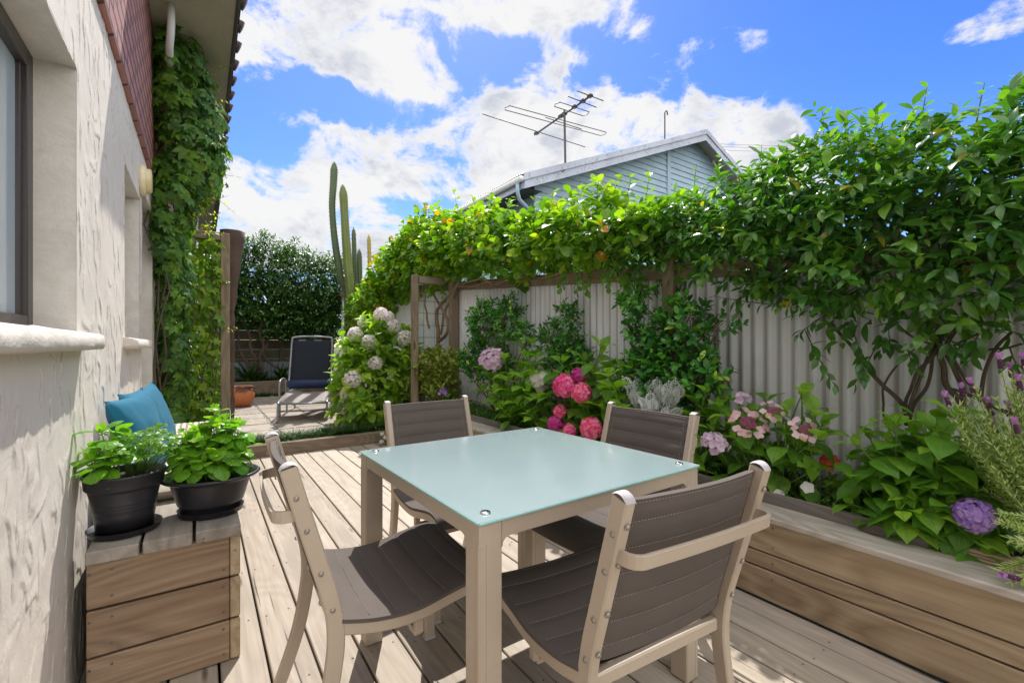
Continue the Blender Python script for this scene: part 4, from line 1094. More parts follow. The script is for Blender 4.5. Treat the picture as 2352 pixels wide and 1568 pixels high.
simple('bark', (.12, .078, .062), .9, var=.5, nscale=18, bump=.9)
simple('vine_bark', (.10, .075, .05), .85, var=.5, nscale=60, bump=.6)
simple('pale_bark', (.30, .21, .13), .8, var=.35, nscale=50, bump=.4)
a = on_y(534, 532, 6.5); q = MB(); pr = []
zt = a[2]; 
for k in range(24):
    t_ = k / 23; pr.append((.022 + .115 * max(0, (t_ - .60) / .40) ** 1.1 + .006 * math.sin(k * 2.1), pz - .05 + (zt - pz + .05) * t_))
q.lathe(pr + [(.12, zt + .005), (.0001, zt - .01)], (a[0] + .0, 6.5, 0), 22)
for i, v_ in enumerate(q.v):
    n_ = mnoise.noise(Vector(v_) * 14) * .012; d_ = Vector((v_[0] - a[0], v_[1] - 6.5, 0)); 
    if d_.length > .01: d_.normalize(); q.v[i] = (v_[0] + d_.x * n_, v_[1] + d_.y * n_, v_[2])
q.build('tree_trunk', 'bark', label='dark flaring sawn-off tree trunk behind the trellis post', cat='tree trunk')
# timber stake
a = on_x(1663, 860, 2.45); b = on_x(1676, 1010, 2.45)
q = MB(); q.tube([(b[0], b[1], .36), a], .006, 6); q.build('garden_stake', 'post_wood', label='thin leaning bamboo stake between the dark camellia and the iron fence', cat='stake')
q = MB(); a = on_x(1878, 1128, 2.33); q.tube([(a[0], a[1] - .02, .36), (a[0], a[1], a[2])], .006, 6); q.build('garden_stake', 'post_wood', label='short wooden stake beside the white petunia', cat='stake')

# ================= trellises =================
TY = 6.0
tl = thing('vine_trellis', 'tall timber trellis frame with wire mesh standing out from the house wall', 'trellis', (0, TY, 0))
xr = on_y(517, 700, TY)[0]; zt = on_y(517, 537, TY)[2]
q = MB(); q.cur = .2; q.box((xr - .045, TY - .045, .0), (xr + .045, TY + .045, zt), .005); q.build('post', 'post_wood', tl)
q = MB(); q.cur = .7; q.box((WX + .01, TY - .045, .0), (WX + .10, TY + .045, zt - .1), .005); q.build('post', 'post_wood', tl)
q = MB(); q.cur = .5; q.box((WX + .01, TY - .05, zt - .085), (xr - .047, TY + .05, zt + .0), .005); q.build('top_rail', 'beam_wood', tl)
q = MB()
for z_ in np.arange(.3, zt - .1, .2): q.tube([(WX + .1, TY, z_), (xr - .04, TY, z_)], .003, 5)
for x_ in np.arange(WX + .16, xr - .05, .15): q.tube([(x_, TY, .1), (x_, TY, zt - .08)], .003, 5)
q.build('wire_mesh', 'rust_wire', tl)
TY2 = 5.10
t2 = thing('fence_trellis', 'timber post and beam with wire mesh standing out from the iron fence', 'trellis', (2.4, TY2, 0))
xl = on_y(965, 700, TY2)[0]; zt2 = on_y(965, 627, TY2)[2]
q = MB(); q.cur = .4; q.box((xl - .033, TY2 + .12, .0), (xl + .033, TY2 + .21, zt2), .005); q.build('post', 'post_wood', t2)
q = MB(); q.cur = .9; q.box((xl + .047, TY2 + .13, zt2 - .10), (FX - .14, TY2 + .20, zt2 - .01), .005); q.build('beam', 'beam_wood', t2)
q = MB()
for z_ in np.arange(.5, zt2 - .1, .15): q.tube([(xl + .04, TY2 + .17, z_), (FX - .12, TY2 + .17, z_)], .0028, 5)
for x_ in np.arange(xl + .12, FX - .13, .15): q.tube([(x_, TY2 + .17, .3), (x_, TY2 + .17, zt2 - .1)], .0028, 5)
q.build('wire_mesh', 'rust_wire', t2)
# ================= leaf and flower materials =================
leafmat('jasmine_leaf', [(0, (0.041, 0.129, 0.023)), (.45, (0.073, 0.217, 0.031)), (.8, (0.156, 0.346, 0.037)), (.965, (0.271, 0.469, 0.050)), (.99, (.45, .40, .05))], trans=.34, rough=.27, spec=.75, vein_n=0, vein=.3, vcol=(.12, .26, .05))
leafmat('climber_leaf', [(0, (0.066, 0.182, 0.019)), (.4, (0.143, 0.315, 0.022)), (.8, (0.306, 0.479, 0.031)), (.95, (0.420, 0.546, 0.039)), (.965, (0.800, 0.563, 0.023)), (1, (0.800, 0.331, 0.031))], trans=.42, rough=.36, vein_n=6, vein=.35, vcol=(.2, .33, .06))
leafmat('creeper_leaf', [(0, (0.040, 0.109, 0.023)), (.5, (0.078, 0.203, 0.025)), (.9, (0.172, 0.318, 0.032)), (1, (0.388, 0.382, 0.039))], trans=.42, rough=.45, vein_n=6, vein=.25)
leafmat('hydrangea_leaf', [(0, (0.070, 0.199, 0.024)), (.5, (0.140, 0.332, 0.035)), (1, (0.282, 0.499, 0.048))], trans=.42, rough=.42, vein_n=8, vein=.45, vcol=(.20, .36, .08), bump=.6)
leafmat('sunny_hydrangea_leaf', [(0, (0.128, 0.268, 0.027)), (.5, (0.257, 0.446, 0.040)), (1, (0.515, 0.670, 0.054))], trans=.42, rough=.42, vein_n=8, vein=.45, vcol=(.20, .36, .08), bump=.6)  # lighter copy of hydrangea_leaf, sunlight painted into its colour
leafmat('sunny_creeper_leaf', [(0, (0.095, 0.180, 0.031)), (.5, (0.186, 0.337, 0.034)), (.9, (0.410, 0.525, 0.044)), (1, (0.800, 0.631, 0.052))], trans=.5, rough=.45, vein_n=6, vein=.25)  # lighter copy of creeper_leaf, sunlight painted in; also used on young leaves
leafmat('back_hedge_leaf', [(0, (0.033, 0.092, 0.021)), (.6, (0.057, 0.157, 0.026)), (1, (0.134, 0.275, 0.043))], trans=.25, rough=.26, vein_n=0, vein=.2, spec=.7)
leafmat('camellia_leaf', [(0, (0.036, 0.154, 0.036)), (.6, (0.068, 0.262, 0.045)), (.88, (0.184, 0.521, 0.061)), (1, (0.614, 0.800, 0.093))], trans=.28, rough=.25, vein_n=0, vein=.3, vcol=(.08, .18, .04), spec=.6)
leafmat('jade_leaf', [(0, (0.139, 0.200, 0.031)), (.6, (0.246, 0.323, 0.046)), (1, (0.400, 0.416, 0.077))], trans=.25, rough=.35, vein_n=0, vein=.0)
leafmat('silver_leaf', [(0, (.62, .66, .64)), (1, (.78, .80, .79))], trans=.2, tcol=(.8, .9, .8), rough=.9, vein_n=0, vein=.0, spec=.1)
leafmat('lavender_leaf', [(0, (0.345, 0.437, 0.196)), (.5, (0.483, 0.575, 0.287)), (1, (0.632, 0.690, 0.414))], trans=.4, rough=.7, vein_n=0, vein=0.0, spec=.2)
leafmat('basil_leaf', [(0, (0.100, 0.283, 0.016)), (.5, (0.156, 0.386, 0.022)), (1, (0.242, 0.476, 0.030))], trans=.40, rough=.30, vein_n=5, vein=.3, vcol=(.24, .42, .09), bump=.8)
leafmat('parsley_leaf', [(0, (.09, .24, .02)), (1, (.20, .40, .03))], trans=.45, rough=.4, vein_n=0, vein=.1)
leafmat('grass_blade', [(0, (.012, .04, .008)), (.6, (.03, .085, .012)), (1, (.09, .18, .03))], trans=.25, rough=.35, vein_n=0, vein=.0)
leafmat('petunia_leaf', [(0, (.05, .15, .02)), (1, (.16, .32, .04))], trans=.35, rough=.5, vein_n=0, vein=.1)
def petal(name, stops, trans=.35, vcol=(.8, .5, .6), vein=.15):
    leafmat(name, stops, trans=trans, tcol=(1.15, 1.05, 1.1), rough=.6, vein_n=0, vein=vein, vcol=vcol, mott=.08, spec=.2, bump=0)
petal('pink_petal', [(0, (.80, .06, .28)), (.5, (.92, .14, .42)), (1, (.95, .36, .58))])
petal('rose_petal', [(0, (.80, .09, .25)), (.5, (.92, .20, .38)), (1, (.95, .42, .56))])
petal('magenta_petal', [(0, (.56, .03, .26)), (1, (.74, .12, .44))])
petal('white_petal', [(0, (.82, .81, .77)), (1, (.90, .90, .88))], vcol=(.8, .82, .7), trans=.5)
petal('blush_petal', [(0, (.70, .42, .44)), (.6, (.80, .58, .62)), (.93, (.82, .68, .72)), (1, (.66, .40, .24))], vcol=(.75, .45, .5))
petal('lilac_pale_petal', [(0, (.70, .52, .68)), (1, (.82, .70, .80))], vcol=(.6, .4, .6))
petal('purple_petal', [(0, (.34, .20, .58)), (.5, (.46, .30, .70)), (1, (.60, .42, .76))], vcol=(.25, .15, .6))
petal('lavender_petal', [(0, (.42, .17, .48)), (1, (.66, .36, .70))])
petal('coral_petal', [(0, (.65, .06, .04)), (1, (.80, .22, .12))])
simple('green_stem', (.12, .22, .04), .5, var=.3)
simple('young_bead', (.45, .46, .22), .6, var=.4, nscale=300)
simple('plum_bead', (.30, .07, .14), .6, var=.5, nscale=300)
simple('plum_spike', (.085, .02, .07), .7, var=.5, nscale=200)
simple('woody_stem', (.14, .10, .06), .85, var=.4, nscale=60, bump=.4)
simple('dead_leaf', (.17, .12, .07), .9, var=.4)

def V(*a): return np.array(a, float)
def frame(n):
    n = np.array(n, float); n /= np.linalg.norm(n); r = V(0, 0, 1) if abs(n[2]) < .9 else V(1, 0, 0)
    u = np.cross(n, r); u /= np.linalg.norm(u); return u, np.cross(n, u), n

# ---- flower heads ----
def mophead(name, c, r, nfl, m, parent, up=(-.2, -.4, .8), cover=-.45, pet=.30, squash=.85, label=None):
    L = Leaves('round', fold=.12); u, v, n = frame(up); c = V(*c)
    k = np.arange(nfl) + .5; zc = 1 - (1 - cover) * k / nfl; ph = k * 2.39996
    rr = np.sqrt(np.maximum(0, 1 - zc ** 2))
    d = rr[:, None] * (np.cos(ph)[:, None] * u + np.sin(ph)[:, None] * v) + zc[:, None] * n
    d = norm(d + rnd(nfl) * .10)
    for layer, s in ((0, 1.0), (1, .86)):
        P = c + (d if layer == 0 else norm(d + rnd(nfl) * .4)) * r * s * np.where(np.ones(nfl)[:, None] > 0, RNG.uniform(.92, 1.06, (nfl, 1)), 1) * (1 if squash == 1 else 1)
        nn = norm(d + rnd(nfl) * .22); ref = norm(np.cross(nn, norm(rnd(nfl)))); r2 = np.cross(nn, ref); a0 = RNG.random(nfl) * 6.28; vb = RNG.random(nfl)
        for q in range(4):
            a = a0 + q * math.pi / 2
            D = ref * np.cos(a)[:, None] + r2 * np.sin(a)[:, None] + nn * .25
            L.add(P, D, nn, r * pet * RNG.uniform(.85, 1.15, nfl), r * pet * 1.0, RNG.uniform(-.5, .6, nfl), np.clip(vb + RNG.normal(0, .1, nfl), 0, 1))
    return L.build(name, m, parent, label=label)
def lacecap(c, r, m, parent, up=(-.3, -.5, .8), nf=8, bead='plum_bead', pl=.26, label=None, beads=90):
    u, v, n = frame(up); c = V(*c); L = Leaves('round', fold=.1)
    h = MB()
    for k in range(beads):
        rr = .44 * r * math.sqrt((k + .5) / beads); a = k * 2.39996; p = c + (u * math.cos(a) + v * math.sin(a)) * rr + n * (.10 * r * (1 - (rr / (.6 * r)) ** 2) + random.uniform(0, .03) * r)
        h.ball(tuple(p), r * random.uniform(.030, .055), 4)
    hd = h.build('flower_head', bead, parent, label=label)
    for k in range(nf):
        a = 6.28 * k / nf + random.uniform(-.2, .2); rr = r * random.uniform(.68, .95)
        p = c + (u * math.cos(a) + v * math.sin(a)) * rr + n * random.uniform(.02, .12) * r
        nn = norm(n + (u * math.cos(a) + v * math.sin(a)) * .3 + rnd(1)[0] * .3); a1, a2, _ = frame(nn); b0 = random.random() * 6; vb = random.random()
        for q in range(4):
            b = b0 + q * math.pi / 2
            L.add(p, a1 * math.cos(b) + a2 * math.sin(b) + nn * .12, nn, r * pl * random.uniform(.9, 1.2), r * pl * 1.05, random.uniform(-.2, .5), min(1, max(0, vb + random.uniform(-.15, .15))))
    if nf: L.build('blossoms', m, hd)
    return hd

def stem_leaves(L, S, base, tip, ll, lw, nodes=3, bend=.05, r=.004, droop=.35, spread=(55, 80), top=True, var=None, tipn=4, curl=(.5, 1.2), elong=.5):
    base = V(*base); tip = V(*tip); mid = (base + tip) / 2 + rnd(1)[0] * bend * np.linalg.norm(tip - base); mid[2] += .1 * np.linalg.norm(tip - base)
    pts = [(1 - t) ** 2 * base + 2 * t * (1 - t) * mid + t * t * tip for t in np.linspace(0, 1, 9)]
    if S is not None: S.tube([tuple(p) for p in pts], [r * (1.25 - .6 * i / 8) for i in range(9)], 6)
    ax = norm(tip - mid); ax = norm(ax + V(0, 0, .5)); u, v, n = frame(ax); a0 = random.random() * 3.14; vb = random.random() if var is None else var
    for k in range(nodes):
        t = 1 - elong * (k / max(1, nodes)) ; i = t * 8; i0 = min(7, int(i)); p = pts[i0] + (pts[i0 + 1] - pts[i0]) * (i - i0)
        a = a0 + k * math.pi / 2
        for s in (0, math.pi):
            rad = u * math.cos(a + s) + v * math.sin(a + s); sp = R(random.uniform(*spread)) * (.62 if k == 0 else 1)
            D = norm(n * math.cos(sp) + rad * math.sin(sp) + rnd(1)[0] * .12)
            sc = random.uniform(.8, 1.1) * (.72 if k == 0 else 1)
            pet = .18 * ll; q = p + D * pet
            if S is not None: S.tube([tuple(p), tuple(q)], r * .5, 5, False)
            N = norm(V(0, 0, 1) * .8 + n * .5 + rnd(1)[0] * .2)
            L.add(q, D + V(0, 0, -droop * (k > 0) * .4), N, ll * sc, lw * sc, random.uniform(*curl), min(1, max(0, vb * .5 + random.random() * .5 + (.25 if k == 0 else 0))))
    if top:
        for k in range(2):
            a = a0 + .8 + k * math.pi; D = norm(n + (u * math.cos(a) + v * math.sin(a)) * .45); L.add(tip, D, norm(-(u * math.cos(a) + v * math.sin(a)) + n * .2), ll * .45, lw * .35, -.3, min(1, vb * .3 + .75))

def plant(name, label, cat, base, group=None): return thing(name, label, cat, base, 0, group)

# ================= climbing hedges on the right fence =================
def climbing(name, label, segs, leafm, shape, n_shoots, ll, lw, nl, ln, stemm, trunk, group=None, depth=(.62, 1.12), front=True, fill=.4, spread=58, inner=2600, curl=(.3, 1.0), droop=.1):
    root = plant(name, label, 'climbing plant', (segs[0][0][0], segs[0][0][1], .37), group)
    L = Leaves(shape, fold=.22); 
    P, N = blob_pts(segs, n_shoots, depth)
    keep = (N[:, 0] < .55) | (N[:, 2] > .1); P, N = P[keep], N[keep]
    A = norm(N * .75 + V(0, 0, .45) + rnd(len(P)) * .55)
    shoots(L, P, A, nl, ln, ll, lw, spread=spread, up=.6, curl=curl, jit=.22, droop=droop)
    Pi, Ni = blob_pts(segs, inner, (.2, .7), inside=0.0)
    shoots(L, Pi, norm(Ni + rnd(len(Pi))), 3, ln, ll, lw, spread=70, up=.4, varbase=RNG.random(len(Pi)) * .3)
    L.build('foliage', leafm, root)
    S = MB()
    for pts, r0, r1 in trunk:
        q = [Vector(pts[0])]
        P_ = bez([tuple(p) for p in pts], 5); m_ = len(P_)
        P_ = [Vector(p) + Vector([mnoise.noise(Vector(p) * 9 + Vector((k_ * 7, 0, 0))) for k_ in range(3)]) * .012 for p in P_]
        S.tube(P_, [r0 + (r1 - r0) * i / (m_ - 1) for i in range(m_)], 8)
    # twigs inside the mass
    for i in range(90):
        k = random.randrange(len(segs)); c, rr = segs[k]; a = Vector(c) + Vector([random.uniform(-.5, .5) * rr[j] for j in range(3)]); b = Vector(c) + Vector([random.uniform(-1, 1) * rr[j] for j in range(3)])
        branch(S, a, b, .006, .003, .08, 4, 5)
    S.build('branches', stemm, root)
    return root
T_ = lambda ys, vals, y: float(np.interp(y, ys, vals))
# profile of the dark star-leaved hedge, metres along the fence
segs = []
yk = [-.6, .0, .35, .6, .83, 1.1, 1.47, 1.8, 2.2]; topz = [2.12, 2.09, 2.05, 2.05, 2.09, 2.08, 2.05, 2.03, 2.03]; botz = [1.28, 1.22, 1.20, 1.15, 1.14, 1.30, 1.62, 1.82, 1.90]
y = -.75
while y < 2.25:
    zt_, zb_ = T_(yk, topz, y) + random.uniform(-.12, .07), T_(yk, botz, y) + random.uniform(-.05, .05); hh_ = (zt_ - zb_) / 2
    th_ = .27 if y < 1.3 else .20
    segs.append(((FX - .15, y, (zt_ + zb_) / 2 + .05), (th_, .30, hh_))); 
    segs.append(((FX - .02, y + .08, zt_ - (.30 if y < 1.25 else .17)), (th_ + .1, .28, .30 if y < 1.25 else .17)))
    y += .17
def V5(cx, cy, X=2.60): return on_x((2300 + cx / 2.614) * .8279, (700 + cy / 2.614) * .8279, X)
trk = [([V5(575, 1240, 2.55), V5(540, 1110), V5(380, 950), V5(240, 810), V5(120, 640), V5(20, 520)], 0.0105, 0.0068), ([V5(575, 1200), V5(600, 1040, 2.57), V5(660, 880), V5(745, 720, 2.57), V5(800, 560)], 0.0081, 0.0062),
       ([V5(590, 1200), V5(620, 1090), V5(700, 970), V5(740, 830), V5(765, 680), V5(790, 520)], 0.0081, 0.0056), ([V5(570, 1160), V5(560, 1060), V5(640, 870, 2.55), V5(770, 740, 2.55), V5(830, 600)], 0.0074, 0.0062),
       ([V5(960, 1240), V5(960, 1080), V5(860, 960), V5(830, 830), V5(800, 690), V5(820, 520)], 0.0118, 0.0099), ([V5(970, 1240), V5(980, 1000), V5(900, 830), V5(850, 700), V5(960, 520), V5(1010, 400)], 0.0099, 0.0081),
       ([V5(400, 960), V5(450, 860), V5(560, 760), V5(660, 640)], 0.0050, 0.0037), ([V5(430, 1230), V5(385, 1130), V5(395, 950)], 0.0050, 0.0050),
       ([V5(1110, 1080), V5(1120, 950), V5(1160, 800), V5(1230, 680), V5(1330, 560)], 0.0074, 0.0056), ([V5(900, 720), V5(1000, 750), V5(1150, 715), V5(1300, 700), V5(1420, 660)], 0.0050, 0.0043), ([V5(880, 700), V5(1000, 640), V5(1140, 570), V5(1180, 520)], 0.0050, 0.0037),
       ([V5(1420, 1220), V5(1220, 1130), V5(1110, 1080), V5(960, 1010), V5(870, 980)], 0.0081, 0.0056), ([V5(800, 690), V5(600, 600), V5(450, 480), V5(250, 430), V5(80, 380)], 0.0050, 0.0031), ([V5(1200, 1180), V5(1120, 1090), V5(980, 900), V5(900, 780)], 0.0068, 0.0056)]
hedge = climbing('climbing_hedge', 'big glossy dark green climbing hedge over the iron fence at the right, bare stems below', segs, 'jasmine_leaf', 'lance', 4100, .092, .037, 6, .09, 'vine_bark', trk, inner=1900)

# stray sprigs above and below the hedge
def sprig(L, S, a, b, n, ll, lw, r=.0025, spread=50, droop=.1, var=None, sag=0.0):
    a, b = V(*a), V(*b); m = (a + b) / 2 + rnd(1)[0] * .06 * np.linalg.norm(b - a) + V(0, 0, -sag)
    pts = [(1 - t) ** 2 * a + 2 * t * (1 - t) * m + t * t * b for t in np.linspace(0, 1, 8)]
    S.tube([tuple(p) for p in pts], [r * (1.3 - .8 * i / 7) for i in range(8)], 5)
    ax = norm(b - a); u, v, n_ = frame(ax); ph = random.random() * 6
    for k in range(n):
        t = (.15 + .85 * (k + .5) / n) * 7; i0 = min(6, int(t)); p = pts[i0] + (pts[i0 + 1] - pts[i0]) * (t - i0); an = ph + k * 2.6
        sp = R(random.uniform(spread - 12, spread + 12)); D = ax * math.cos(sp) + (u * math.cos(an) + v * math.sin(an)) * math.sin(sp) + V(0, 0, -droop)
        sc = random.uniform(.7, 1.1) * (1 - .35 * k / n); L.add(p, D, V(0, 0, 1) * .7 + ax * .3 + rnd(1)[0] * .3, ll * sc, lw * sc, random.uniform(.2, .9), min(1, max(0, (random.random() if var is None else var + random.uniform(-.1, .1)))))
L = Leaves('lance', fold=.2); S = MB()
for (x0, y0, x1, y1_, n_) in ((1885, 330, 1888, 238, 9), (1930, 330, 1945, 250, 8), (2110, 240, 2130, 185, 7), (1595, 410, 1600, 365, 5), (1640, 395, 1655, 345, 6), (1755, 360, 1750, 320, 5), (2240, 225, 2262, 178, 6), (2320, 200, 2348, 165, 6), (2010, 290, 2030, 245, 5)):
    sprig(L, S, on_x(x0, y0 + 75, 2.62), on_x(x1, y1_ + 12, 2.60), n_ + 3, .075, .03, var=.75)
for (x0, y0, x1, y1_, n_) in ((1780, 700, 1640, 680, 10), (1850, 760, 1920, 890, 12), (1960, 760, 1990, 870, 9), (2010, 800, 1960, 885, 7), (2250, 760, 2230, 830, 7), (1700, 680, 1690, 740, 6), (2080, 790, 2100, 850, 6), (2320, 800, 2350, 870, 6), (1900, 720, 1830, 770, 8), (2170, 770, 2200, 820, 8)):
    sprig(L, S, on_x(x0, y0, 2.5), on_x(x1, y1_, 2.42), n_, .09, .036, var=.3, droop=.5)
L.build('foliage', 'jasmine_leaf', hedge); S.build('branches', 'vine_bark', hedge)

# light green climber: three connected stretches are one plant
segs = []
yk = [1.9, 2.1, 2.6, 3.03, 3.6, 4.2, 4.8, 5.7, 6.6, 7.4, 8.2, 9.2]; topz = [2.02, 2.14, 2.26, 2.32, 2.46, 2.58, 2.70, 2.90, 2.90, 2.70, 2.30, 2.1]; botz = [1.84, 1.84, 1.82, 1.82, 1.86, 1.92, 1.96, 2.0, 1.92, 1.7, 1.4, 1.2]
y = 1.95
while y < 9.2:
    zt_, zb_ = T_(yk, topz, y) + random.uniform(-.16, .08), T_(yk, botz, y) + random.uniform(-.08, .08)
    segs.append(((FX - .05, y, (zt_ + zb_) / 2 + .02), (.27 + random.uniform(-.04, .05), .26, (zt_ - zb_) / 2))); y += .20
def V6(cx, cy, X=2.58): return on_x((1050 + cx / 2.476) * .8279, (750 + cy / 2.476) * .8279, X)
trk = [([V6(405, 700, 2.5), V6(410, 560), V6(412, 440), V6(400, 300), V6(430, 235), V6(500, 160), V6(560, 80)], .030, .018), ([V6(420, 480), V6(470, 430), V6(475, 340), V6(455, 280), V6(500, 200), V6(540, 110)], .022, .016), ([V6(430, 440), V6(445, 300), V6(410, 220), V6(360, 130)], .016, .012),
       ([V6(350, 400), V6(330, 300), V6(320, 200), V6(330, 100)], .014, .01), ([V6(560, 100), V6(700, 60), V6(800, 95), V6(950, 40), V6(1100, 50), V6(1300, 10)], .013, .008), ([V6(540, 110), V6(640, 110), V6(760, 80), V6(900, 70), V6(1080, 30)], .011, .007), ([V6(300, 40), V6(200, 60), V6(60, 80)], .012, .008)]
clim = climbing('flowering_climber', 'light yellow-green large leaved climber along the top of the fence, twisted pale trunks', segs, 'climber_leaf', 'obov', 3300, .120, .080, 5, .09, 'pale_bark', trk, inner=1700, spread=62, curl=(.1, .8), droop=.0)
L = Leaves('obov', fold=.2); S = MB()
for (x0, y0, x1, y1_, n_) in ((1400, 480, 1425, 405, 9), (1480, 470, 1490, 400, 8), (1330, 500, 1300, 452, 7), (1210, 520, 1230, 448, 7), (1060, 520, 1040, 435, 11), (1120, 500, 1130, 440, 8), (1260, 500, 1270, 440, 8), (1370, 480, 1375, 415, 9), (1020, 520, 1005, 465, 8), (930, 570, 915, 520, 7), (1160, 500, 1175, 450, 7), (1095, 500, 1085, 450, 7), (985, 540, 960, 500, 7), (900, 600, 872, 570, 8), (1440, 450, 1450, 405, 6),
                          (1330, 600, 1325, 675, 8), (1345, 610, 1350, 680, 6), (1300, 610, 1290, 665, 6), (1430, 610, 1430, 690, 9), (1470, 620, 1480, 690, 7), (1010, 640, 1020, 690, 6), (1000, 650, 985, 680, 4), (1390, 610, 1400, 660, 6)):
    sprig(L, S, on_x(x0, y0, 2.52), on_x(x1, y1_, 2.47), n_, .095, .062, var=.55 if y1_ < y0 else .25, droop=.0 if y1_ < y0 else .3)
L.build('foliage', 'climber_leaf', clim); S.build('branches', 'green_stem', clim)

# hedge over the back fence
segs = []
for x_ in np.arange(-.1, 3.0, .32):
    t1 = T_([-.1, .6, 1.2, 2.0, 3.0], [2.95, 3.25, 3.55, 3.35, 3.2], x_) + random.uniform(-.12, .05); b1 = T_([-.1, .6, 1.3, 1.8, 3.0], [1.9, 1.75, 1.35, 1.3, 1.2], x_)
    segs.append(((x_, 11.45, (t1 + b1) / 2), (.36, .55, (t1 - b1) / 2)))
bh = plant('dense_hedge', 'dark shiny small leaved hedge spilling over the board fence at the far end', 'hedge', (1.3, 11.5, .3))
L = Leaves('small', fold=.2); P, N = blob_pts(segs, 7500, (.7, 1.12)); k_ = (N[:, 1] < .4); P, N = P[k_], N[k_]
shoots(L, P, norm(N * .7 + V(0, -.1, .5) + rnd(len(P)) * .5), 6, .13, .10, .046, spread=55, curl=(.3, 1.0)); P, N = blob_pts(segs, 2600, (.1, .8), inside=0); shoots(L, P, norm(N + rnd(len(P))), 4, .12, .11, .055, varbase=RNG.random(len(P)) * .2)
L.build('foliage', 'back_hedge_leaf', bh)
S = MB(); 
for (x0, y0, x1, y1_) in ((1.0, .4, .8, 1.9), (1.05, .4, 1.3, 1.8), (2.0, .4, 1.8, 1.7), (.9, .5, .5, 1.9)): branch(S, (x0, 11.35, y0), (x1, 11.4, y1_), .03, .02, .08, 6, 7)
c0 = on_y(632, 800, 11.3)
S.tube(bez([(c0[0] - .25, 11.3, .5), (c0[0] - .3, 11.3, .9), (c0[0] - .22, 11.3, 1.1), (c0[0] - .3, 11.3, 1.5), (c0[0] - .1, 11.3, 1.9)], 5), .035, 8); S.tube(bez([(c0[0] + .35, 11.28, .62), (c0[0] + .1, 11.26, .62), (c0[0] - .15, 11.28, .8), (c0[0] - .25, 11.3, 1.0)], 5), .025, 8)
S.build('branches', 'bark', bh)

# ================= creeper on the house =================
cr = plant('virginia_creeper', 'five leafleted creeper covering the house corner and the timber trellis', 'climbing plant', (-.2, 5.6, .1))
def palmate(L, P, N, sz, var=None, down=.6):
    m = len(P); N = norm(N); Dn = V(0, 0, -1) * down + rnd(m) * .6; Dn = norm(Dn - N * (Dn * N).sum(1, keepdims=True)); Sd = np.cross(N, Dn); vb = RNG.random(m) if var is None else var; s = RNG.uniform(.38, 1.2, m) * sz
    for k, a in enumerate((-1.45, -.75, 0, .75, 1.45)):
        D = Dn * math.cos(a) + Sd * math.sin(a) + N * .1; f = (.62, .88, 1, .88, .62)[k]
        L.add(P, D, N + rnd(m) * .15, s * f, s * f * .46, RNG.uniform(.2, .9, m), np.clip(vb * .7 + RNG.random(m) * .3, 0, 1))
L = Leaves('med', fold=.25)
blobs = [((-.17, 5.0, 3.55), (.22, .45, .35)), ((-.10, 5.05, 3.2), (.27, .45, .42)), ((-.08, 5.1, 2.85), (.28, .45, .36)), ((-.2, 5.1, 2.5), (.19, .42, .35)), ((-.24, 5.25, 2.1), (.15, .4, .35)), ((-.22, 5.5, 1.7), (.15, .4, .5)), ((-.22, 5.6, 1.2), (.13, .3, .5)), ((-.22, 5.7, .6), (.12, .25, .5))]
P, N = blob_pts(blobs, 3400, (.55, 1.15)); k_ = (N[:, 1] < .6) & (P[:, 0] > -.34); P, N = P[k_], N[k_]
palmate(L, P, norm(N + V(.1, -.3, .5) + rnd(len(P)) * .5), .10)
L.build('foliage', 'creeper_leaf', cr); L = Leaves('med', fold=.25)
m_ = 1250; P = np.stack([RNG.uniform(-.30, .185, m_), TY + RNG.normal(0, .06, m_), RNG.uniform(.1, 2.36, m_) ** 1.0], 1)
P = P[RNG.random(m_) < np.clip(1.25 - (P[:, 0] + .3) * .9, .4, 1)]
palmate(L, P, norm(V(.1, -.8, .35) + rnd(len(P)) * .7), .088)
P = np.stack([RNG.uniform(-.3, .2, 260), TY + RNG.normal(-.1, .1, 260), RNG.uniform(.0, .35, 260)], 1); palmate(L, P, norm(V(0, -.5, .8) + rnd(260) * .5), .07)
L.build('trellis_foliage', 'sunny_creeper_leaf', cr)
S = MB(); L = Leaves('med', fold=.2)
for k in range(26): branch(S, (random.uniform(-.3, .2), TY + random.uniform(-.04, .04), .1), (random.uniform(-.3, .24), TY + random.uniform(-.05, .05), random.uniform(1.2, 2.4)), .006, .003, .07, 7, 5)
for k in range(10): branch(S, (-.3, random.uniform(5.0, 5.7), random.uniform(.2, 2.2)), (random.uniform(-.32, -.2), random.uniform(4.9, 5.6), random.uniform(2.6, 4.0)), .010, .005, .06, 7, 5)
for (x0, y0, x1, y1_, n_) in ((440, 190, 530, 150, 12), (430, 150, 500, 175, 8), (470, 260, 520, 230, 7), (480, 340, 520, 330, 5), (480, 400, 555, 408, 6), (460, 470, 525, 450, 6), (430, 510, 470, 480, 14), (450, 520, 500, 520, 14), (420, 500, 510, 490, 16), (440, 530, 505, 500, 14), (460, 500, 490, 465, 12), (440, 480, 480, 455, 12), (450, 535, 515, 535, 12), (460, 430, 540, 490, 6), (345, 240, 400, 240, 9), (340, 150, 350, 210, 7), (345, 270, 375, 262, 6), (490, 300, 510, 290, 5), (510, 760, 545, 750, 5), (400, 60, 440, 100, 6), (350, 20, 380, 5, 6)):
    sprig(L, S, on_y(x0, y0, 4.95), on_y(x1, y1_, 4.9), n_, .045, .022, r=.002, var=.88, spread=60)
L.build('young_leaves', 'sunny_creeper_leaf', cr); S.build('stems', 'vine_bark', cr)

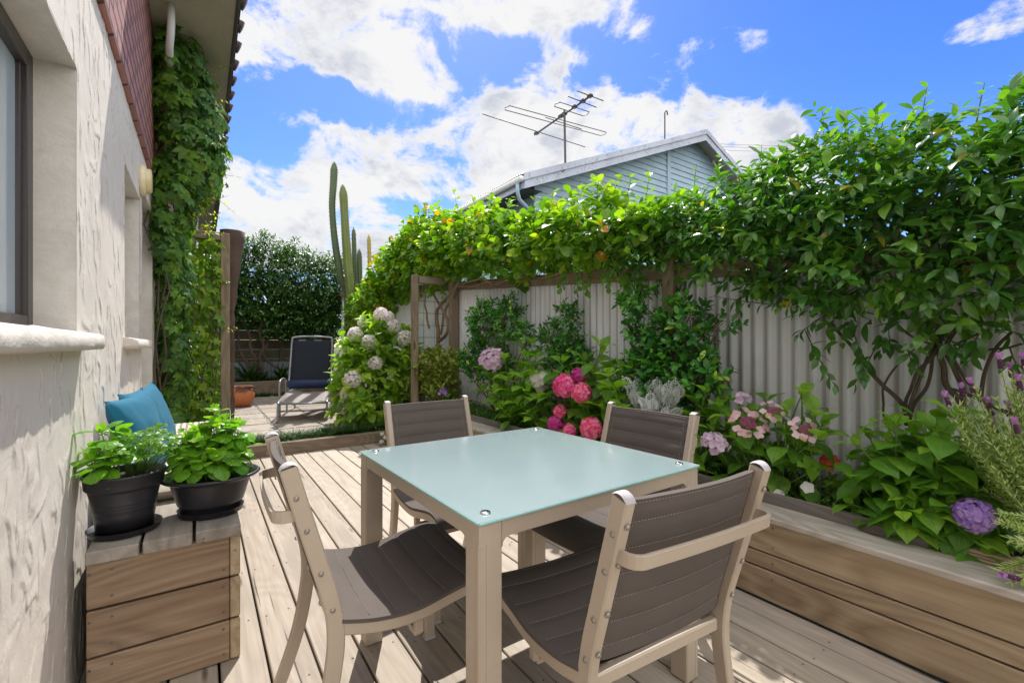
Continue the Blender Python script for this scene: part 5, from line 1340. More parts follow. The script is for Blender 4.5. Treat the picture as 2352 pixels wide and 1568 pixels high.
# ================= cacti =================
m, t = newmat('cactus_skin')
p = t.coords(); c = t.mix(t.noise(p, 5, 5), (.085, .13, .03), (.18, .22, .055)); z_ = t.n('ShaderNodeSeparateXYZ', {0: p}).outputs[2]
c = t.mix(t.math('MULTIPLY', t.sstep(t.noise(p, 2.2, 4), .5, .7), .6), c, (.20, .21, .07)); t.out(t.bsdf(c, .55, spec=.4))
m, t = newmat('yellow_cactus_skin'); p = t.coords(); t.out(t.bsdf(t.mix(t.noise(p, 5, 5), (.30, .23, .03), (.42, .33, .05)), .55))
m, t = newmat('dark_cactus_skin'); p = t.coords(); t.out(t.bsdf(t.mix(t.noise(p, 5, 5), (.05, .085, .035), (.10, .145, .06)), .55))
simple('spine', (.30, .24, .15), .8, var=.3)
def cactus(label, pts, r, mt, ribs=7, Y=9.3):
    r *= .86
    P_ = [on_y(x, y, Y) for x, y in pts]; P_ = [(P_[0][0], Y, pz - .05)] + P_
    pa = [Vector(p) for p in bez(P_, 9)]; n = len(pa); q = MB(); rows = []; nn = ribs * 6; tot_ = [0]
    for i in range(1, n): tot_.append(tot_[-1] + (pa[i] - pa[i - 1]).length)
    sp = MB()
    for i in range(n):
        T = (pa[min(i + 1, n - 1)] - pa[max(i - 1, 0)]).normalized(); U = T.cross(Vector((0, 1, 0))).normalized(); W = U.cross(T)
        e = (tot_[-1] - tot_[i]) / (r * 2.2); rr = r * (min(1, e) ** .55 if e < 1 else 1) * (.93 + .07 * math.sin(tot_[i] * 3.0))
        ring = []
        for k in range(nn + 1):
            a = 2 * math.pi * k / nn; f = rr * (.80 + .22 * abs(math.cos(a * ribs / 2)) ** .8) + .0005; ring.append(pa[i] + U * math.cos(a) * f + W * math.sin(a) * f)
        rows.append(ring)
        if i % 1 == 0:
            for k in range(ribs):
                a = 2 * math.pi * k / ribs; d_ = U * math.cos(a) + W * math.sin(a)
                for g_ in range(4):
                    jj = Vector((random.uniform(-1, 1), random.uniform(-1, 1), random.uniform(-1, 1))) * .5; s0 = pa[i] + d_ * rr * 1.0; sp.tube([s0, s0 + (d_ + jj).normalized() * .022], .0012, 3, False)
    q.grid([r_[::-1] for r_ in rows]); o = q.build('tall_cactus', mt, label=label, cat='cactus', group='columnar cacti behind the lounger')
    sp.build('needles', 'spine', o)
cactus('tallest dark green columnar cactus, leaning slightly, leftmost behind the lounger', [(797, 690), (783, 640), (770, 560), (763, 480), (766, 420), (768, 373)], .078, 'dark_cactus_skin')
cactus('second tallest columnar cactus, ribbed olive green and tapering, right beside the tallest', [(806, 700), (800, 620), (794, 540), (790, 470), (787, 425)], .098, 'cactus_skin', Y=9.1)
cactus('blunt grey-green columnar cactus of middle height', [(818, 690), (815, 620), (812, 523)], .055, 'dark_cactus_skin', Y=9.5)
cactus('short pointed green cactus close to the blunt middle one', [(830, 690), (827, 640), (825, 572)], .055, 'dark_cactus_skin', Y=9.2)
cactus('thin yellow columnar cactus, rightmost of the five', [(849, 700), (849, 620), (847, 540)], .042, 'yellow_cactus_skin', Y=9.0)
# ================= shrubs and flowers =================
def shrub(name, label, cat, base, blobs, n, leafm, shape, ll, lw, nl=5, ln=.09, stems=6, stemm='woody_stem', r=.012, spread=55, up=.5, depth=(.45, 1.15), curl=(.1, .7), rise=.5, group=None):
    root = plant(name, label, cat, base, group); L = Leaves(shape, fold=.2); S = MB()
    P, N = blob_pts(blobs, n, depth, inside=.4)
    A = norm(N * .6 + V(0, 0, rise) + rnd(len(P)) * .5)
    shoots(L, P, A, nl, ln, ll, lw, spread=spread, up=up, curl=curl, jit=.2)
    L.build('foliage', leafm, root)
    for i, (c, rr) in enumerate(blobs):
        for k in range(max(1, stems // len(blobs))):
            tgt = Vector(c) + Vector([random.uniform(-.7, .7) * q for q in rr]); pts = branch(S, Vector(base) + Vector((random.uniform(-.02, .02), random.uniform(-.02, .02), 0)), tgt, r, r * .3, .05, 6, 6)
            for j in range(5): a = pts[random.randrange(len(pts) // 2, len(pts))]; branch(S, a, a + Vector([random.uniform(-.8, .8) * q for q in rr]), r * .35, r * .15, .08, 3, 5)
    # every leaf shoot hangs on a twig
    idx = np.arange(len(P))[::2]
    for i in idx: S.tube([tuple(P[i] - A[i] * ln * .9), tuple(P[i] + A[i] * ln * .8)], .0018, 4, False)
    S.build('branches', stemm, root); return root
def pb(x, y, rx, rz, X, dx=None):   # ellipsoid seen at a sight point, lying on the plane X: half sizes in sight pixels
    c = on_x(x, y, X); Z = c[0] * VIEW[0] + c[1] * VIEW[1]; a = rx * Z / 1045 ; b = rz * Z / 1045
    return (c, (dx or a * .55, a * 1.0, b))
b = on_x(1150, 915, 2.52)
shrub('camellia_bush', 'small dark leaved camellia against the fence beside the trellis post', 'bush', (b[0], b[1], .37), [pb(1110, 745, 42, 55, 2.5), pb(1165, 740, 42, 50, 2.5), pb(1090, 830, 40, 40, 2.5), pb(1140, 840, 45, 40, 2.52), pb(1210, 770, 18, 28, 2.5)], 760, 'camellia_leaf', 'lance', .052, .027, 6, .08, 10)
b = on_x(1300, 920, 2.55)
shrub('sparse_camellia', 'leggy pale stemmed shrub with small leaf tufts, between the two camellias', 'bush', (b[0], b[1], .37), [pb(1303, 725, 28, 20, 2.55), pb(1262, 775, 24, 28, 2.55), pb(1325, 830, 32, 24, 2.55), pb(1285, 830, 32, 28, 2.52), pb(1315, 790, 22, 24, 2.55)], 330, 'camellia_leaf', 'lance', .055, .026, 6, .07, 12, 'pale_bark', .012)
b = on_x(1555, 980, 2.5)
shrub('camellia_bush', 'largest glossy dark camellia, in front of the fence post behind the silvery plant', 'bush', (b[0], b[1], .37), [pb(1490, 770, 45, 40, 2.48), pb(1570, 740, 48, 40, 2.48), pb(1480, 850, 55, 40, 2.48), pb(1560, 830, 65, 50, 2.48), pb(1610, 870, 50, 40, 2.45), pb(1650, 745, 22, 24, 2.5), pb(1520, 900, 70, 40, 2.47), pb(1460, 700, 30, 28, 2.45)], 430, 'camellia_leaf', 'lance', .068, .038, 6, .08, 16, r=.014)
b = on_x(1000, 930, 2.3)
shrub('jade_bush', 'rounded yellowish succulent bush below the trellis at the end of the planter', 'bush', (b[0], b[1], .37), [pb(985, 845, 52, 40, 2.32), pb(1030, 840, 40, 35, 2.35), pb(950, 890, 38, 25, 2.3), pb(1010, 890, 55, 35, 2.35), pb(1005, 820, 20, 20, 2.38)], 950, 'jade_leaf', 'obov', .05, .027, 7, .04, 14, up=.3, curl=(-.1, .3), rise=.8)

# --- hydrangeas ---
def hydrangea(name, label, base_px, X, tips, ll, lw, nodes=3, r=.005, Xt=(2.3, 2.55), bz=.38, elong=.5):
    b = on_x(*base_px, X); root = plant(name, label, 'hydrangea', (b[0], b[1], bz)); L = Leaves('ovate', fold=.22, cols=5, wave=.006); L.w = np.array([0, .45, .8, .98, 1, .88, .62, .28, 0]); S = MB()
    for (x, y) in [(x + jx, y + jy) for (x, y) in tips for (jx, jy) in ((0, 0), (random.uniform(-28, 28), random.uniform(10, 40)))]:
        tp = on_x(x, y, random.uniform(*Xt)); stem_leaves(L, S, (b[0] + random.uniform(-.05, .05), b[1] + random.uniform(-.08, .08), bz - .02), tp, ll, lw, nodes, r=r, elong=elong)
    return root, L, S
def head_stem(S, base, c, r=.004):
    b_ = V(*base); c = V(*c); m = (b_ + c) / 2 + V(0, 0, .05); S.tube([tuple((1 - t) ** 2 * b_ + 2 * t * (1 - t) * m + t * t * c) for t in np.linspace(0, 1, 8)], r, 6)
def rad(px, p):  return px * (p[0] * VIEW[0] + p[1] * VIEW[1]) / 1045

root, L, S = hydrangea('hydrangea', 'hydrangea with vivid pink flower heads in the planter behind the glass table', (1300, 1000), 2.42,
    [(1150, 880), (1180, 860), (1200, 800), (1225, 850), (1165, 925), (1215, 930), (1255, 855), (1250, 950), (1210, 975), (1290, 840), (1395, 850), (1420, 870), (1430, 920), (1350, 930), (1315, 930), (1400, 950), (1395, 985), (1340, 830), (1450, 960), (1260, 985), (1380, 800), (1440, 850), (1330, 960), (1180, 980), (1230, 900), (1205, 890), (1370, 870), (1410, 970), (1460, 920), (1300, 1000), (1240, 1000), (1140, 920)], .185, .12, 3, Xt=(2.33, 2.5))
for (x, y) in [(1140, 905), (1165, 880), (1190, 930), (1175, 960), (1215, 900), (1225, 960), (1200, 870), (1250, 990), (1385, 940), (1415, 900), (1430, 950), (1350, 940), (1320, 1000), (1400, 870), (1240, 925), (1155, 940)]:  # front leaves given a lighter tone, sunlight painted into their colour
    tp = on_x(x, y, random.uniform(2.20, 2.30)); stem_leaves(L, S, (2.38, tp[1] + random.uniform(-.05, .05), .36), tp, .165, .108, 1, top=True, var=.8, spread=(45, 75), elong=.3); stem_leaves(L, None, (2.38, tp[1], .36), tp, .15, .10, 2, top=False, var=.7, elong=.35)
for (x, y, pr, mt, X) in ((1298, 887, 29, 'pink_petal', 2.19), (1336, 903, 24, 'rose_petal', 2.18), (1330, 862, 18, 'magenta_petal', 2.25), (1287, 945, 16, 'rose_petal', 2.2), (1276, 972, 19, 'magenta_petal', 2.18), (1358, 984, 27, 'rose_petal', 2.17), (1308, 988, 16, 'pink_petal', 2.18)):
    c = on_x(x, y, X); rr = rad(pr, c) * .9; mophead('flower_head', c, rr, 120 if pr > 20 else 60, mt, root, pet=.25 if pr > 20 else .31, label=None); head_stem(S, (2.42, c[1] + .05, .38), c)
L.build('foliage', 'hydrangea_leaf', root); 
c = on_x(1392, 903, 2.3); lacecap(c, rad(16, c), 'blush_petal', root, nf=5, bead='young_bead', beads=110, label='small unopened cream green flower head'); head_stem(S, (2.42, c[1] + .03, .38), c)
S.build('stems', 'green_stem', root)

root, L, S = hydrangea('hydrangea', 'hydrangea with pale lilac flowers at the far end, left of the pink hydrangea', (1175, 960), 2.42, [(1110, 850), (1150, 870), (1100, 880), (1190, 780), (1225, 790), (1160, 830), (1140, 900)], .15, .095, 2)
c = on_x(1131, 828, 2.32); mophead('flower_head', c, rad(27, c), 26, 'lilac_pale_petal', root, pet=.34, cover=.0, up=(-.5, -.5, .6)); head_stem(S, (2.42, c[1], .38), c)
c = on_x(1240, 880, 2.34); mophead('flower_head', c, rad(25, c), 22, 'white_petal', root, pet=.42, cover=0); head_stem(S, (2.42, c[1], .38), c)
L.build('foliage', 'hydrangea_leaf', root); S.build('stems', 'green_stem', root)

root, L, S = hydrangea('hydrangea', 'broad leaved plant without flowers behind the chair, beside the silvery plant', (1610, 1030), 2.45, [(1555, 925), (1620, 905), (1600, 930), (1650, 940), (1580, 960), (1640, 985), (1620, 1040)], .17, .105, 2, Xt=(2.35, 2.5), elong=.4)
L.build('foliage', 'hydrangea_leaf', root); S.build('stems', 'green_stem', root)

root, L, S = hydrangea('hydrangea', 'lacecap hydrangea with flat blush pink flowers against the bare iron fence', (1760, 1110), 2.45,
    [(1680, 960), (1760, 925), (1690, 1010), (1740, 1000), (1800, 960), (1870, 960), (1880, 1000), (1830, 1030), (1770, 1050), (1700, 1070), (1650, 1060), (1800, 1070), (1840, 910), (1700, 930), (1640, 990), (1850, 1050), (1730, 960), (1620, 1080)], .14, .095, 2, Xt=(2.24, 2.5))
for (x, y, pr, X, nf) in ((1718, 972, 50, 2.24, 10), (1850, 988, 42, 2.26, 7), (1775, 945, 36, 2.3, 6)):
    c = on_x(x, y, X); lacecap(c, rad(pr, c) * .8, 'blush_petal', root, nf=nf + 3, up=(-.5, -.5, .7), pl=.27); head_stem(S, (2.43, c[1], .38), c)
c = on_x(1641, 1022, 2.2); mophead('flower_head', c, rad(34, c) * .8, 16, 'lilac_pale_petal', root, pet=.42, cover=-.1); head_stem(S, (2.43, c[1], .38), c)
c = on_x(1705, 918, 2.4); mophead('flower_head', c, rad(20, c) * .8, 7, 'lilac_pale_petal', root, pet=.6, cover=.2)
c = on_x(1842, 905, 2.42); lacecap(c, rad(20, c), 'blush_petal', root, nf=0, bead='young_bead', beads=70); head_stem(S, (2.43, c[1], .38), c)
L.build('foliage', 'hydrangea_leaf', root); S.build('stems', 'green_stem', root)

root, L, S = hydrangea('hydrangea', 'wide leafy hydrangea with one purple flower head near the viewer, beside the lavender', (2120, 1250), 2.42,
    [(2000, 1010), (2060, 980), (2110, 970), (2160, 975), (2230, 1010), (2000, 1060), (1960, 1100), (2050, 1050), (2110, 1060), (2160, 1050), (2210, 1080), (2270, 1060), (2010, 1140), (2080, 1130), (2140, 1120), (2200, 1130), (2260, 1120), (2070, 1170), (2110, 1190), (2040, 1110), (1950, 1140), (2300, 1180), (2180, 1180), (2230, 1230), (2290, 1240), (2150, 1010), (1980, 1180), (2330, 1100), (2060, 1090), (1920, 1120), (2020, 1170), (2100, 1150), (2150, 1180), (2190, 960), (2100, 1000), (2240, 1100), (2040, 980), (2320, 1140), (2300, 1080)], .125, .088, 4, r=.0045, Xt=(2.22, 2.55), elong=.7)
c = on_x(2238, 1184, 2.24); mophead('flower_head', c, .055, 115, 'purple_petal', root, pet=.25, up=(-.5, -.1, .7)); head_stem(S, (2.42, c[1] + .05, .38), c)
c = on_x(2060, 1020, 2.6); mophead('flower_head', c, .05, 20, 'lilac_pale_petal', root, pet=.4)
L.build('foliage', 'hydrangea_leaf', root); S.build('stems', 'green_stem', root)

# white hydrangea on the patio side
Yw = 6.15
root = plant('hydrangea', 'big bright hydrangea bush with white mopheads, right of the sun lounger', 'hydrangea', (1.95, 6.3, pz))
blobs = [((1.98, 6.25, .75), (.44, .46, .60)), ((1.84, 6.15, .5), (.38, .40, .45)), ((2.15, 6.2, .95), (.38, .42, .5)), ((2.0, 6.3, 1.15), (.34, .38, .36)), ((2.25, 6.3, .6), (.33, .4, .5))]
L = Leaves('ovate', fold=.22, cols=3); P, N = blob_pts(blobs, 640, (.66, 1.08)); shoots(L, P, norm(N * .7 + V(0, 0, .55) + rnd(len(P)) * .3), 6, .13, .175, .108, spread=68, up=.65, ph=1.571 * 1.0, curl=(.3, 1.1))
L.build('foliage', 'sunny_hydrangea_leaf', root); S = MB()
for k in range(26): branch(S, (1.95 + random.uniform(-.15, .15), 6.3 + random.uniform(-.15, .15), pz - .02), tuple(V(*blobs[k % 5][0]) + rnd(1)[0] * .3), .009, .005, .05, 6, 6)
S.build('stems', 'woody_stem', root)
for (x, y, pr) in ((875, 722, 14), (903, 750, 15), (930, 778, 17), (817, 768, 15), (849, 787, 16), (862, 834, 14), (811, 871, 18), (832, 742, 9), (792, 905, 10), (893, 727, 11)):
    d_ = ray(x, y); 
    # rest the head on the outer skin of the bush
    best = None
    for (cc, rr) in blobs:
        o_ = (V(0, 0, CAMZ) - V(*cc)) / V(*rr); dd_ = d_ / V(*rr); A_ = dd_ @ dd_; B_ = 2 * o_ @ dd_; C_ = o_ @ o_ - 1.15
        disc = B_ * B_ - 4 * A_ * C_
        if disc > 0: tt_ = (-B_ - math.sqrt(disc)) / (2 * A_); best = tt_ if best is None else min(best, tt_)
    if best is None: best = 5.8
    c = V(0, 0, CAMZ) + d_ * best; mophead('flower_head', tuple(c), pr * best / 1045 * 1.08, 62, 'white_petal', root, up=(-.2, -.4, .8), pet=.27, cover=-.6)

root = plant('hydrangea', 'low bright green plant with one small violet flower below the succulent bush', 'hydrangea', (2.3, 4.2, .37))
L = Leaves('ovate', fold=.22, cols=5); S = MB()
for (x, y) in ((935, 915), (960, 905), (985, 905), (1010, 900), (1030, 915), (1050, 925), (900, 925)):
    tp = on_x(x, y, random.uniform(2.22, 2.4)); stem_leaves(L, S, (2.35, tp[1], .37), tp, .12, .07, 2)
L.build('foliage', 'hydrangea_leaf', root); S.build('stems', 'green_stem', root); c = on_x(1018, 903, 2.26); mophead('flower_head', c, .045, 7, 'purple_petal', root, pet=.7, cover=.2)

# white flowers at the foot of the sleeper end
root = plant('white_flower_plant', 'little plant with white flowers low at the sleeper end, behind the far chair', 'flower', (1.72, 5.18, 0)); c = on_z(868, 1010, .12)
L = Leaves('ovate'); S = MB()
for k in range(10): sprig(L, S, (1.75 + random.uniform(-.05, .05), 5.2, .0), (1.75 + random.uniform(-.12, .1), 5.2 + random.uniform(-.08, .05), random.uniform(.08, .22)), 5, .04, .025)
L.build('foliage', 'petunia_leaf', root); S.build('stems', 'green_stem', root)
for k in range(4): mophead('flower_head', (1.70 + .06 * (k % 2) + random.uniform(-.02, .02), 5.13, .05 + .045 * k), .022, 10, 'white_petal', root, pet=.5)

# dusty miller
b = on_x(1500, 970, 2.36); root = plant('silver_ragwort', 'silvery white feathery plant behind the right chair back', 'plant', (b[0], b[1], .38)); L = Leaves('obov', fold=.1); S = MB()
for k in range(46):
    x, y = random.uniform(1440, 1560), random.uniform(880, 960); tp = V(*on_x(x, y, random.uniform(2.26, 2.4))); bs = V(b[0], b[1] + random.uniform(-.05, .05), .40 + .3 * random.random() * (tp[2] - .4)); ax = norm(tp - bs + V(0, 0, .05) + rnd(1)[0] * .16); ln = .095 * random.uniform(.7, 1.2); st = tp - ax * ln * .5
    S.tube([tuple(bs), tuple((bs + st) / 2 + V(0, 0, .01)), tuple(st), tuple(st + ax * ln)], .0018, 5); u, v, n_ = frame(ax); sd = norm(np.cross(ax, norm(V(-.5, -.6, .8) + rnd(1)[0] * .4))); up_ = np.cross(sd, ax)
    for j in range(6):
        t_ = (j + 1) / 6.6; w_ = .034 * math.sin(math.pi * (.18 + .75 * t_))
        for s in (-1, 1):
            p0 = st + ax * ln * t_; D = ax * .55 + sd * s; L.add(p0, D, up_, w_ * 1.1, .0065, .2)
            for s2 in (-1, 1): L.add(p0 + norm(D) * w_ * .65, D + ax * .7 * s2, up_, w_ * .55, .0065, .1)
    L.add(st + ax * ln, ax, up_, .02, .009, .1)
L.build('foliage', 'silver_leaf', root); S.build('stems', 'silver_leaf', root)

# petunias and fern-like filler
b = on_x(1850, 1140, 2.32); root = plant('petunia', 'small plant with white open flowers at the planter edge behind the chair post', 'flower', (b[0], b[1], .38)); L = Leaves('ovate', fold=.2); S = MB()
for k in range(34): sprig(L, S, (b[0] + random.uniform(-.03, .12), b[1] + random.uniform(-.1, .12), .38), (b[0] + random.uniform(-.06, .14), b[1] + random.uniform(-.16, .2), .40 + random.uniform(.03, .16)), 8, .030, .018, r=.0015)
L.build('foliage', 'petunia_leaf', root); S.build('stems', 'green_stem', root)
for (x, y, r_) in ((1855, 1118, .026), (1789, 1134, .024)):
    c = V(*on_x(x, y, 2.26)); F = Leaves('round', fold=.1); u, v, n_ = frame((-.7, -.35, .5))
    for q in range(5): a = q * 1.2566; F.add(c - n_ * .010, u * math.cos(a) + v * math.sin(a) + n_ * .6, n_, r_ * 1.2, r_ * 1.15, .9, .5 + .1 * q)
    F.build('flower', 'white_petal', root)
b = on_x(1810, 1080, 2.5); root = plant('feathery_fern', 'soft dark feathery foliage behind the white petunia', 'fern', (b[0], b[1], .38)); L = Leaves('needle', fold=0); S = MB()
for k in range(46): sprig(L, S, (b[0] + random.uniform(-.1, .1), b[1] + random.uniform(-.15, .12), .38), (b[0] + random.uniform(-.22, .12), b[1] + random.uniform(-.24, .22), .42 + random.uniform(.05, .2)), 34, .022, .004, r=.0012)
L.build('foliage', 'grass_blade', root); S.build('stems', 'green_stem', root)
c = on_x(1905, 1062, 2.4); root = plant('red_flower', 'single small coral red flower low beside the wide leafy hydrangea', 'flower', (c[0], c[1], .38)); mophead('flower_head', c, .035, 16, 'coral_petal', root, pet=.5); S = MB(); head_stem(S, (c[0], c[1], .37), c); S.build('stem', 'green_stem', root)

# lavender
b = (2.27, .16, .38); root = plant('lavender', 'grey-green lavender with violet flower spikes at the right edge', 'lavender', b); L = Leaves('needle', fold=.1); S = MB(); tips = []
F = []
for (x, y, fl) in ((2182, 935, 1), (2215, 915, 1), (2238, 905, 1), (2300, 850, 2), (2325, 870, 1), (2345, 900, 1), (2270, 990, 0), (2250, 1010, 0), (2290, 1000, 1), (2320, 960, 1), (2210, 990, 0), (2260, 1050, 0), (2285, 1090, 0), (2340, 1000, 1), (2300, 1060, 0), (2270, 1130, 0), (2330, 1100, 0), (2350, 950, 1), (2310, 1130, 0), (2240, 960, 0), (2275, 950, 1), (2190, 1010, 0), (2290, 920, 0), (2345, 1060, 0), (2355, 850, 1), (2310, 900, 0), (2300, 1310, 0), (2310, 1200, 0), (2345, 1330, 3), (2340, 1250, 0), (2320, 1160, 0), (2350, 1180, 0), (2260, 1040, 0), (2330, 1030, 0), (2230, 1000, 0), (2250, 960, 0), (2290, 960, 0), (2330, 980, 0), (2310, 1010, 0), (2340, 1130, 0), (2320, 1080, 0), (2200, 960, 0), (2345, 930, 0), (2330, 920, 0)):
    tp = V(*on_x(x, y, random.uniform(2.16, 2.34) if y < 1200 else 2.10)); bs = V(*b) + rnd(1)[0] * .04; bs[2] = .42 + .1 * random.random()
    for rep_ in range(3):
        t2_ = tp + (rnd(1)[0] * .035 if rep_ else 0); b2 = bs + rnd(1)[0] * .03; m_ = (b2 * .55 + t2_ * .45) + V(0, 0, -.05 if y < 1100 else .04) + rnd(1)[0] * .02; n = 26
        pts = [(1 - t) ** 2 * b2 + 2 * t * (1 - t) * m_ + t * t * t2_ for t in np.linspace(0, 1, n)]; S.tube([tuple(p) for p in pts[::3] + [pts[-1]]], .0013, 5)
        for i in range(5, n):
            ax = norm(pts[min(i + 1, n - 1)] - pts[i - 1]); u, v, _ = frame(ax); a = random.random() * 6
            for s in range(4 if i > n - 12 else 3):
                an = a + s * 1.9; L.add(pts[i], ax * .9 + (u * math.cos(an) + v * math.sin(an)) * .9, ax * .5 + V(0, 0, .5), random.uniform(.016, .030), .0045, random.uniform(-.3, .6))
        if fl and rep_ == 0: tips.append((t2_, norm(pts[-1] - pts[-4]), fl))
for k, (p, ax, fl) in enumerate(tips):
    ax = norm(ax + V(0, 0, .8)); h = MB(); u, v, _ = frame(ax)
    for i in range(7):
        for j in range(5): a = j * 1.257 + i * .6; q = p + ax * (.008 + i * .0042) + (u * math.cos(a) + v * math.sin(a)) * .0052 * (1 - .05 * i); h.ball(tuple(q), .0036, 4)
    hd = h.build('flower_spike', 'plum_spike', root); F = Leaves('petal', fold=.15)
    for j in range(5): a = j * 1.257 + k; F.add(p + ax * .036, ax * .9 + (u * math.cos(a) + v * math.sin(a)) * .6, -(u * math.cos(a) + v * math.sin(a)), .026, .015, -.4)
    for j in range(6): a = j * 1.05 + k; F.add(p + ax * random.uniform(.01, .03) + (u * math.cos(a) + v * math.sin(a)) * .006, (u * math.cos(a) + v * math.sin(a)) + ax * .3, ax, .006, .006, .2)
    F.build('petals', 'lavender_petal', hd)
L.build('foliage', 'lavender_leaf', root); S.build('stems', 'green_stem', root)

# strappy tufts, grass strips
def tuft(L, c, n, ln, wd, curl=(.6, 1.6), lean=.6):
    P = np.tile(V(*c), (n, 1)) + rnd(n) * V(.02, .02, 0) * (ln / .2); a = RNG.random(n) * 6.28; r_ = RNG.uniform(.15, 1, n) * lean
    D = np.stack([np.cos(a) * r_, np.sin(a) * r_, np.ones(n)], 1); N = -np.stack([np.cos(a), np.sin(a), -r_], 1); N = np.stack([-np.cos(a), -np.sin(a), r_], 1)
    L.add(P, D, N, ln * RNG.uniform(.6, 1.1, n), wd * RNG.uniform(.8, 1.2, n), RNG.uniform(*curl, n))
for (x, y, X, lab) in ((1905, 1055, 2.58, 'dark strappy tuft at the fence foot left of the wide leafy hydrangea'),):
    b = on_x(x, y, X); root = plant('grass_tuft', lab, 'grass', (b[0], b[1], .38)); L = Leaves('strap', fold=.3)
    for k in range(3): tuft(L, (b[0], b[1] + .1 * k - .1, .38), 16, .20, .010)
    L.build('blades', 'grass_blade', root)
L = Leaves('strap', fold=.3)
for k in range(640):
    tuft(L, (random.uniform(-.25, 1.95), random.uniform(DY1 + .12, DY1 + .40), .09), 16, .15, .0052, (.7, 1.7), .75)
L.build('grass_strip', 'grass_blade', label='strip of dark mondo grass behind the deck edging sleeper', cat='grass', kind='stuff')
L = Leaves('strap', fold=.3)
for k in range(420): tuft(L, (random.uniform(-.2, 2.6), random.uniform(10.88, 11.4), .37), 12, .16, .007, (.8, 2.0), .9)
for k in range(260): tuft(L, (random.uniform(-.2, 2.6), random.uniform(10.5, 10.73), .09), 12, .14, .007, (.8, 2.0), .9)
L.build('grass_border', 'grass_blade', label='dark grass border along the foot of the back fence', cat='grass', kind='stuff')
for (x, y, sz, lab) in ((568, 850, .62, 'strappy dark leaved lily left of the others behind the terracotta pot'), (600, 858, .35, 'smaller strappy lily in the middle of the back bed'), (648, 850, .45, 'strappy lily just left of the lounger back')):
    b = on_y(x, y, 11.1); root = plant('strappy_lily', lab, 'plant', (b[0], 11.1, .37)); L = Leaves('strap', fold=.35); tuft(L, (b[0], 11.1, .37), 26, sz, .055, (.3, 1.3), .8); L.build('blades', 'grass_blade', root)
# low mixed cover on the planter soil
L = Leaves('small', fold=.2); m_ = 4200; P = np.stack([RNG.uniform(PX + .17, FX - .05, m_), RNG.uniform(-.3, 5.1, m_), RNG.uniform(.375, .47, m_)], 1)
dn_ = np.array([mnoise.noise(Vector((p[0] * 3, p[1] * 2.2, 2))) for p in P]) + (P[:, 1] > 2.5) * .25; P = P[dn_ > .0]
shoots(L, P, norm(V(0, 0, 1) + rnd(len(P)) * .7), 4, .04, .026, .014, varbase=RNG.random(len(P)) * .6); L.build('ground_cover', 'petunia_leaf', label='low mixed green ground cover on the planter soil', cat='ground cover', kind='stuff')
L = Leaves('ovate', fold=.3); m_ = 420; P = np.stack([RNG.uniform(PX + .16, FX - .05, m_), RNG.uniform(-.3, 5.0, m_), RNG.uniform(.385, .40, m_)], 1); L.add(P, rnd(m_) * V(1, 1, .2), V(0, 0, 1) + rnd(m_) * .4, RNG.uniform(.03, .07, m_), RNG.uniform(.015, .035, m_), .8)
L.build('leaf_litter', 'dead_leaf', label='brown dead leaves lying on the planter soil', cat='leaf litter', kind='stuff')
L = Leaves('ovate', fold=.3)
P = np.stack([RNG.uniform(.2, 2.05, 70), RNG.uniform(1.4, 5.2, 70), np.full(70, .006)], 1); P[:, 0] = np.where(RNG.random(70) < .6, 2.08 - RNG.random(70) ** 2 * .8, P[:, 0])
P2 = np.stack([RNG.uniform(PX - .04, PX + .13, 22), RNG.uniform(.4, 4.6, 22), np.full(22, .405)], 1); P = np.concatenate([P, P2])
L.add(P, rnd(92) * V(1, 1, .1), V(0, 0, 1) + rnd(92) * .3, RNG.uniform(.008, .022, 92), RNG.uniform(.004, .011, 92), .5); L.build('fallen_leaves', 'dead_leaf', label='tiny dry leaves scattered on the deck and planter coping', cat='leaf litter', kind='stuff')
# yellow stonecrop at the trellis foot
c = on_z(470, 985, .15); root = plant('stonecrop', 'low yellowish flowering clump at the foot of the vine trellis', 'plant', (0.0, 5.75, .1)); L = Leaves('obov', fold=.2)
P = np.stack([RNG.uniform(-.25, .25, 300), RNG.uniform(5.45, 5.95, 300), RNG.uniform(.10, .2, 300)], 1); shoots(L, P, norm(V(0, 0, 1) + rnd(300) * .6), 6, .05, .04, .02); L.build('foliage', 'climber_leaf', root)

# ================= herb pots =================
def pot(label, c, prof, sau, sx=1.0, rot=0.0, soil_r=.1, soil_z=.19):
    root = thing('herb_pot', label, 'potted plant', (c[0], c[1], BT))
    q = MB(); q.lathe(prof, (c[0], c[1], BT), 64, sx, 1.0, rot); q.build('pot', 'black_plastic', root)
    q = MB(); q.lathe(sau, (c[0], c[1], BT), 56, sx, 1.0, rot); q.build('saucer', 'black_plastic', root)
    q = MB(); rows = []
    for i in range(9):
        rr = soil_r * i / 8; rows.append([(c[0] + (rr * math.cos(a) * sx * math.cos(rot) - rr * math.sin(a) * math.sin(rot)), c[1] + (rr * math.cos(a) * sx * math.sin(rot) + rr * math.sin(a) * math.cos(rot)), BT + soil_z + .006 * mnoise.noise(Vector((rr * math.cos(a) * 60, rr * math.sin(a) * 60, 3))) + (.0 if i < 8 else -.004)) for a in np.linspace(0, 2 * math.pi, 37)])
    q.grid(rows); q.build('soil', 'soil', root); return root
pc = (-.220, 2.105); pr = [(.0001, .012), (.076, .012), (.079, .010), (.087, .075)] + [x for k in range(3) for x in ((.0885 + k * .0016, .088 + k * .011), (.0905 + k * .0016, .0915 + k * .011), (.0895 + k * .0016, .096 + k * .011))] + [(.100, .152), (.101, .158), (.108, .163), (.1105, .168), (.113, .203), (.1165, .206), (.1165, .211), (.112, .213), (.109, .208), (.105, .16), (.0001, .15)]
